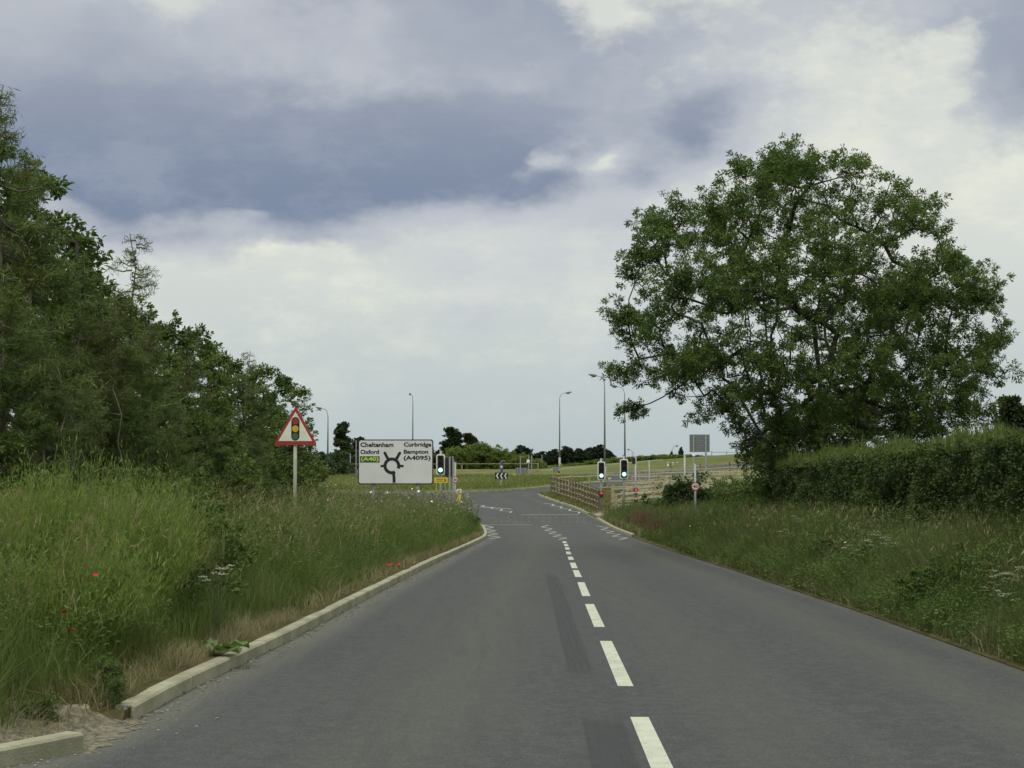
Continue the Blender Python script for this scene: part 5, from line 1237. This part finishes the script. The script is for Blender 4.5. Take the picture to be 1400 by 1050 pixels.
t = thing('bollard', 'yellow and white bollard with a blue arrow disc right of the left 40 sign', 'bollard', (p.x, Y, g)); z0 = P(627, 680, Y).z-g; z1 = P(627, 668.5, Y).z-g; z2_ = P(627, 674, Y).z-g
MB().prism(rrect(-3.3*k, 3.3*k, z0-.3, z1, .06), -.12, .1).build('yellow_body', M['yellow'], t)
MB().prism(rrect(-3.1*k, 3.1*k, z2_, z1-.01, .05), -.14, -.1205).build('white_panel', M['whitepaint'], t)
MB().prism(circ(0, P(627, 671.5, Y).z-g, 2.0*k, 18), -.15, -.1405).build('blue_disc', M['blue'], t)
MB().beam((-1.1*k, -.156, P(627, 670.6, Y).z-g), (1.1*k, -.156, P(627, 672.6, Y).z-g), .01, .05).build('arrow', M['whitepaint'], t)
for px, py, Y, s, lb in [(764, 649, 158, 4.6, 'yellow and black marker plate at the foot of the central street lamp'), (703.5, 650, 150, 3.6, 'small yellow plate low in the grass right of the chevron board'), (710, 650.5, 152, 2.0, 'tiny yellow plate beside the low grey sign back')]:
    p = P(px, py, Y); g = float(H(p.x, Y)); k = Y/FPX; cz = p.z-g; t = thing('marker_plate', lb, 'sign', (p.x, Y, g), 0, 'yellow marker plates')
    MB().box((0, 0, cz), (s*k, .03, s*k)).build('panel', M['yellow'], t); MB().box((0, .03, cz/2), (.06, .04, cz+.05)).build('post', M['steel'], t)
    if s > 4: MB().box((.3*k, -.02, cz+3.4*k), (2.4*k, .03, 2.6*k)).build('black_plate', M['black'], t)

# ------------------------------------------------------------------ street lamps
SL = 'tall street lamps around the roundabout'
def lamp(px, top, basepy, Y, arm_dir, label, armpx=14, bent=True, rpole=.085, first=False):
    p = P(px, top, Y); g = float(H(p.x, Y)); h = p.z-g; k = Y/FPX; A = armpx*k*arm_dir
    t = thing('street_lamp', label, 'street lamp', (p.x, Y, g), 0, SL)
    MB().tube([(0, 0, -.2), (0, 0, 1.6)], rpole*1.5, 10).build('base_section', M['steel'], t, None, True)
    pts = [(0, 0, 1.6), (0, 0, h-.9)]+[(A*.30*(1-math.cos(a)), 0, h-.9+.75*math.sin(a)) for a in (.4, .8, 1.2, 1.57)]+[(A*.55, 0, h-.08)]
    MB().tube(pts, [rpole, rpole*.5]+[rpole*.36]*(len(pts)-2), 8).build('pole', M['steel'], t, None, True)
    hd_ = MB(); s = A/abs(A); L = abs(A)*.50; x0 = A*.5
    hd_.tube([(x0, 0, h-.10), (x0+s*L*.2, 0, h-.09), (x0+s*L*.6, 0, h-.04), (x0+s*L, 0, h+.02)], [.05, .11, .10, .03], 8)
    l_ = hd_.build('lantern', M['grey'], t, None, True); MB().box((x0+s*L*.45, 0, h-.20), (L*.4, .16, .04)).build('lens', M['lens'], l_)
    return t
lamp(448.5, 557, 0, 150, -1, 'street lamp left of the direction sign, partly hidden by trees', 17, rpole=.09)
lamp(564.5, 538, 0, 178, -1, 'street lamp rising directly behind the direction sign', 5.5, rpole=.09)
lamp(664.5, 603.5, 0, 300, -1, 'small distant street lamp above the green scrub mound', 7, rpole=.09)
lamp(765, 536, 0, 185, 1, 'street lamp in the centre with its arm pointing right', 17, rpole=.09)
lamp(826.5, 512, 0, 128, -1, 'tallest street lamp behind the right pair of traffic signals', 22)
lamp(854, 527, 0, 146, -1, 'street lamp half hidden by the ash tree branches', 20)
lamp(865, 614, 0, 260, -1, 'tiny distant street lamp just right of the nearer green signal', 8)
lamp(919, 609, 0, 255, 1, 'tiny distant street lamp left of the large sign back', 9)
# far slim poles in front of the left trees
for px, top, Y, lb in [(487, 602, 170, 'slim pole against the trees beside the direction sign'), (479, 620, 172, 'shorter slim pole above the small grey sign back'), (741, 622, 200, 'thin dark pole between pines left of the central lamp')]:
    p = P(px, top, Y); g = float(H(p.x, Y)); t = thing('slim_pole', lb, 'pole', (p.x, Y, g), 0, 'slim distant poles'); MB().tube([(0, 0, -.2), (0, 0, p.z-g)], .05, 8).build('shaft', M['steel'], t); MB().tube([(0, 0, p.z-g), (0, 0, p.z-g+.03)], .055, 8).build('cap', M['grey'], t)

# ------------------------------------------------------------------ fences
FG = 'post and rail fences right of the crossing'
def fence(label, pts, h=1.2, spacing=1.8, rails=4, pm='wood', rm='woodpale', zf=None, pw=.13, group=FG, name='rail_fence'):
    zf = zf or (lambda x, y: tz(x, y)); x0, y0 = pts[0]; z0 = zf(x0, y0); t = thing(name, label, 'fence', (x0, y0, z0), 0, group)
    q = resample(pts, .3); acc = 0; P_ = [q[0]]
    for a, b in zip(q[:-1], q[1:]):
        acc += math.dist(a, b)
        if acc >= spacing: P_.append(b); acc = 0
    P_ = [(x, y, zf(x, y)) for x, y in P_]
    for x, y, z in P_:
        hh = h*random.uniform(.97, 1.06); MB().beam((x-x0, y-y0, z-z0-.2), (x-x0+random.uniform(-.015, .015), y-y0, z-z0+hh), pw, pw).build('post', M[pm], t)
    for r in range(rails):
        f = .16+(.92-.16)*r/max(1, rails-1)
        for a, b in zip(P_[:-1], P_[1:]):
            j = random.uniform(-.015, .015)
            MB().beam((a[0]-x0, a[1]-y0-.07, a[2]-z0+h*f+j), (b[0]-x0, b[1]-y0-.07, b[2]-z0+h*f-j), .035, .075).build('rail', M[rm], t)
    return t
fence('curving fence with many dark posts along the kerb left of the signals', [(2.7, 113.2), (3.2, 109), (3.75, 104), (4.25, 98), (4.6, 93.5), (4.75, 90.4)], 1.25, 1.35, 4, 'wooddark', 'wood')
fence('pale railed fence running right from the far end of the curving fence', [(2.8, 113.4), (6.3, 118.6), (10.5, 123.5), (16, 130)], 1.15, 2.2, 3)
fence('nearest fence end with dark posts beside the crossing on the right', [(5.3, 84.2), (5.7, 86.0), (8.5, 87.0), (12, 90), (18, 94.5)], 1.2, 1.7, 4, 'wood', 'woodpale')
fence('second fence behind the nearest one, following the footpath', [(5.6, 92.5), (8.2, 95.5), (12, 99.2), (18, 103.5), (25, 107)], 1.2, 1.9, 4)
fence('middle fence crossing the grass behind the elder bush', [(7.2, 104), (11, 107), (17, 111), (27, 116)], 1.2, 2.1, 3)
fence('fence in front of the elder bush on the footpath bend', [(6.0, 98), (9.5, 101), (15, 105), (22, 110)], 1.15, 2.0, 3)
fence('tall pale fence between the footpath and the upper carriageway', [(8.2, 113), (12.5, 116), (20, 121), (32, 128)], 1.25, 2.2, 3)
fence('pale fence beside the upper carriageway behind the nearer green signal', [(10, 130), (14, 136), (19, 143), (27, 150)], 1.2, 2.4, 3)
fence('fence on the slope below the white marker posts', [(11, 122), (16, 126), (24, 132), (36, 140)], 1.25, 2.4, 3)
fence('highest wooden fence on the bank with heavy brown posts', [(14, 146), (20, 148), (28, 152), (40, 158)], 1.3, 2.6, 3, 'wooddark', 'wood')
fence('low wooden fence in the far field behind the chevron board', [(-30, 168.5), (-16, 170), (-4, 171), (3, 173)], 1.0, 4.0, 2, 'wood', 'wood', lambda x, y: float(H(x, y))+.3, .13, 'far field fence')
# bridge parapet on the skyline
fence('pale open railing of the bridge on the right skyline', [(28, 232), (34, 234), (42, 236), (52, 238)], 1.25, 2.2, 3, 'steel', 'steel', lambda x, y: P(980, 629.5, 232).z, .10, 'bridge railing', 'bridge_railing')
mb = MB(); mb.beam((27, 232, P(980, 631, 232).z), (54, 238.5, P(980, 631, 232).z), .8, .35); tag(mb.build('bridge_deck', M['stone']), 'low concrete bridge edge under the pale railing', 'bridge')
# crash barrier
t0 = (1.8, 181.0); cb = thing('crash_barrier', 'long pale steel crash barrier climbing the far bank', 'barrier', (t0[0], t0[1], 0)); bp = []
for px, py, Y in [(706, 651.5, 178), (740, 645.3, 180), (780, 641.3, 184), (817, 638.3, 188), (850, 634.8, 192), (883, 631.5, 196), (906, 629.8, 198)]:
    p = P(px, py, Y); bp.append((p.x-t0[0], p.y-t0[1], p.z))
rb = MB()
for a, b in zip(bp[:-1], bp[1:]): rb.beam(a, b, .06, .30)
rb.build('rail', mat('barrier_rail', (.50, .50, .45), .6, .1), cb)
for a, b in zip(bp[:-1], bp[1:]):
    for q in (0, .5): x, y, z = (a[i]+(b[i]-a[i])*q for i in range(3)); g = float(H(x+t0[0], y+t0[1])); MB().beam((x, y+.1, g-.1), (x, y+.1, z), .09, .09).build('post', M['steel'], cb)
# bank road sheet edge (pale kerb line) and white marker posts
WM = 'white marker posts along the upper road'
for i, px in enumerate([913, 920, 926, 932.5, 939, 950, 957, 963.5, 970]):
    Y = 172+i*2.5; top = 632.2-.25*i; p = P(px, top, Y); hh = 4.6*Y/FPX; g = p.z-hh
    t = thing('marker_post', 'short white marker post on the upper road edge below the large sign back', 'marker post', (p.x, Y, g), 0, WM)
    MB().box((0, 0, hh/2-.4), (.16, .08, hh+.8)).build('body', M['whitepaint'], t); MB().box((0, -.045, hh-.1), (.14, .01, .08)).build('reflector', M['grey'], t)
# low wooden posts in the grass under the direction sign
for i, (px, top, lb) in enumerate([(467, 674, 'short wooden post left of the direction sign posts'), (556, 675.5, 'short wooden post between the two legs of the direction sign'), (575.5, 677, 'thin short wooden post right of the direction sign leg'), (486, 675, 'thin short wooden post under the left corner of the direction sign'), (1, 1, None)]):
    if lb is None: continue
    Y = 88; p = P(px, top, Y); g = tz(p.x, Y); t = thing('wooden_post', lb, 'post', (p.x, Y, g), 0, 'short wooden posts below the direction sign')
    wd_ = .16 if i < 2 else .09; MB().beam((0, 0, -.2), (0, 0, p.z-g), wd_, wd_).build('shaft', M['wood'], t); MB().beam((0, 0, p.z-g), (0, 0, p.z-g+.04), wd_*.7, wd_*.7).build('top_chamfer', M['wood'], t)
print('objects', len(bpy.data.objects), 'faces', sum(len(m.polygons) for m in bpy.data.meshes))
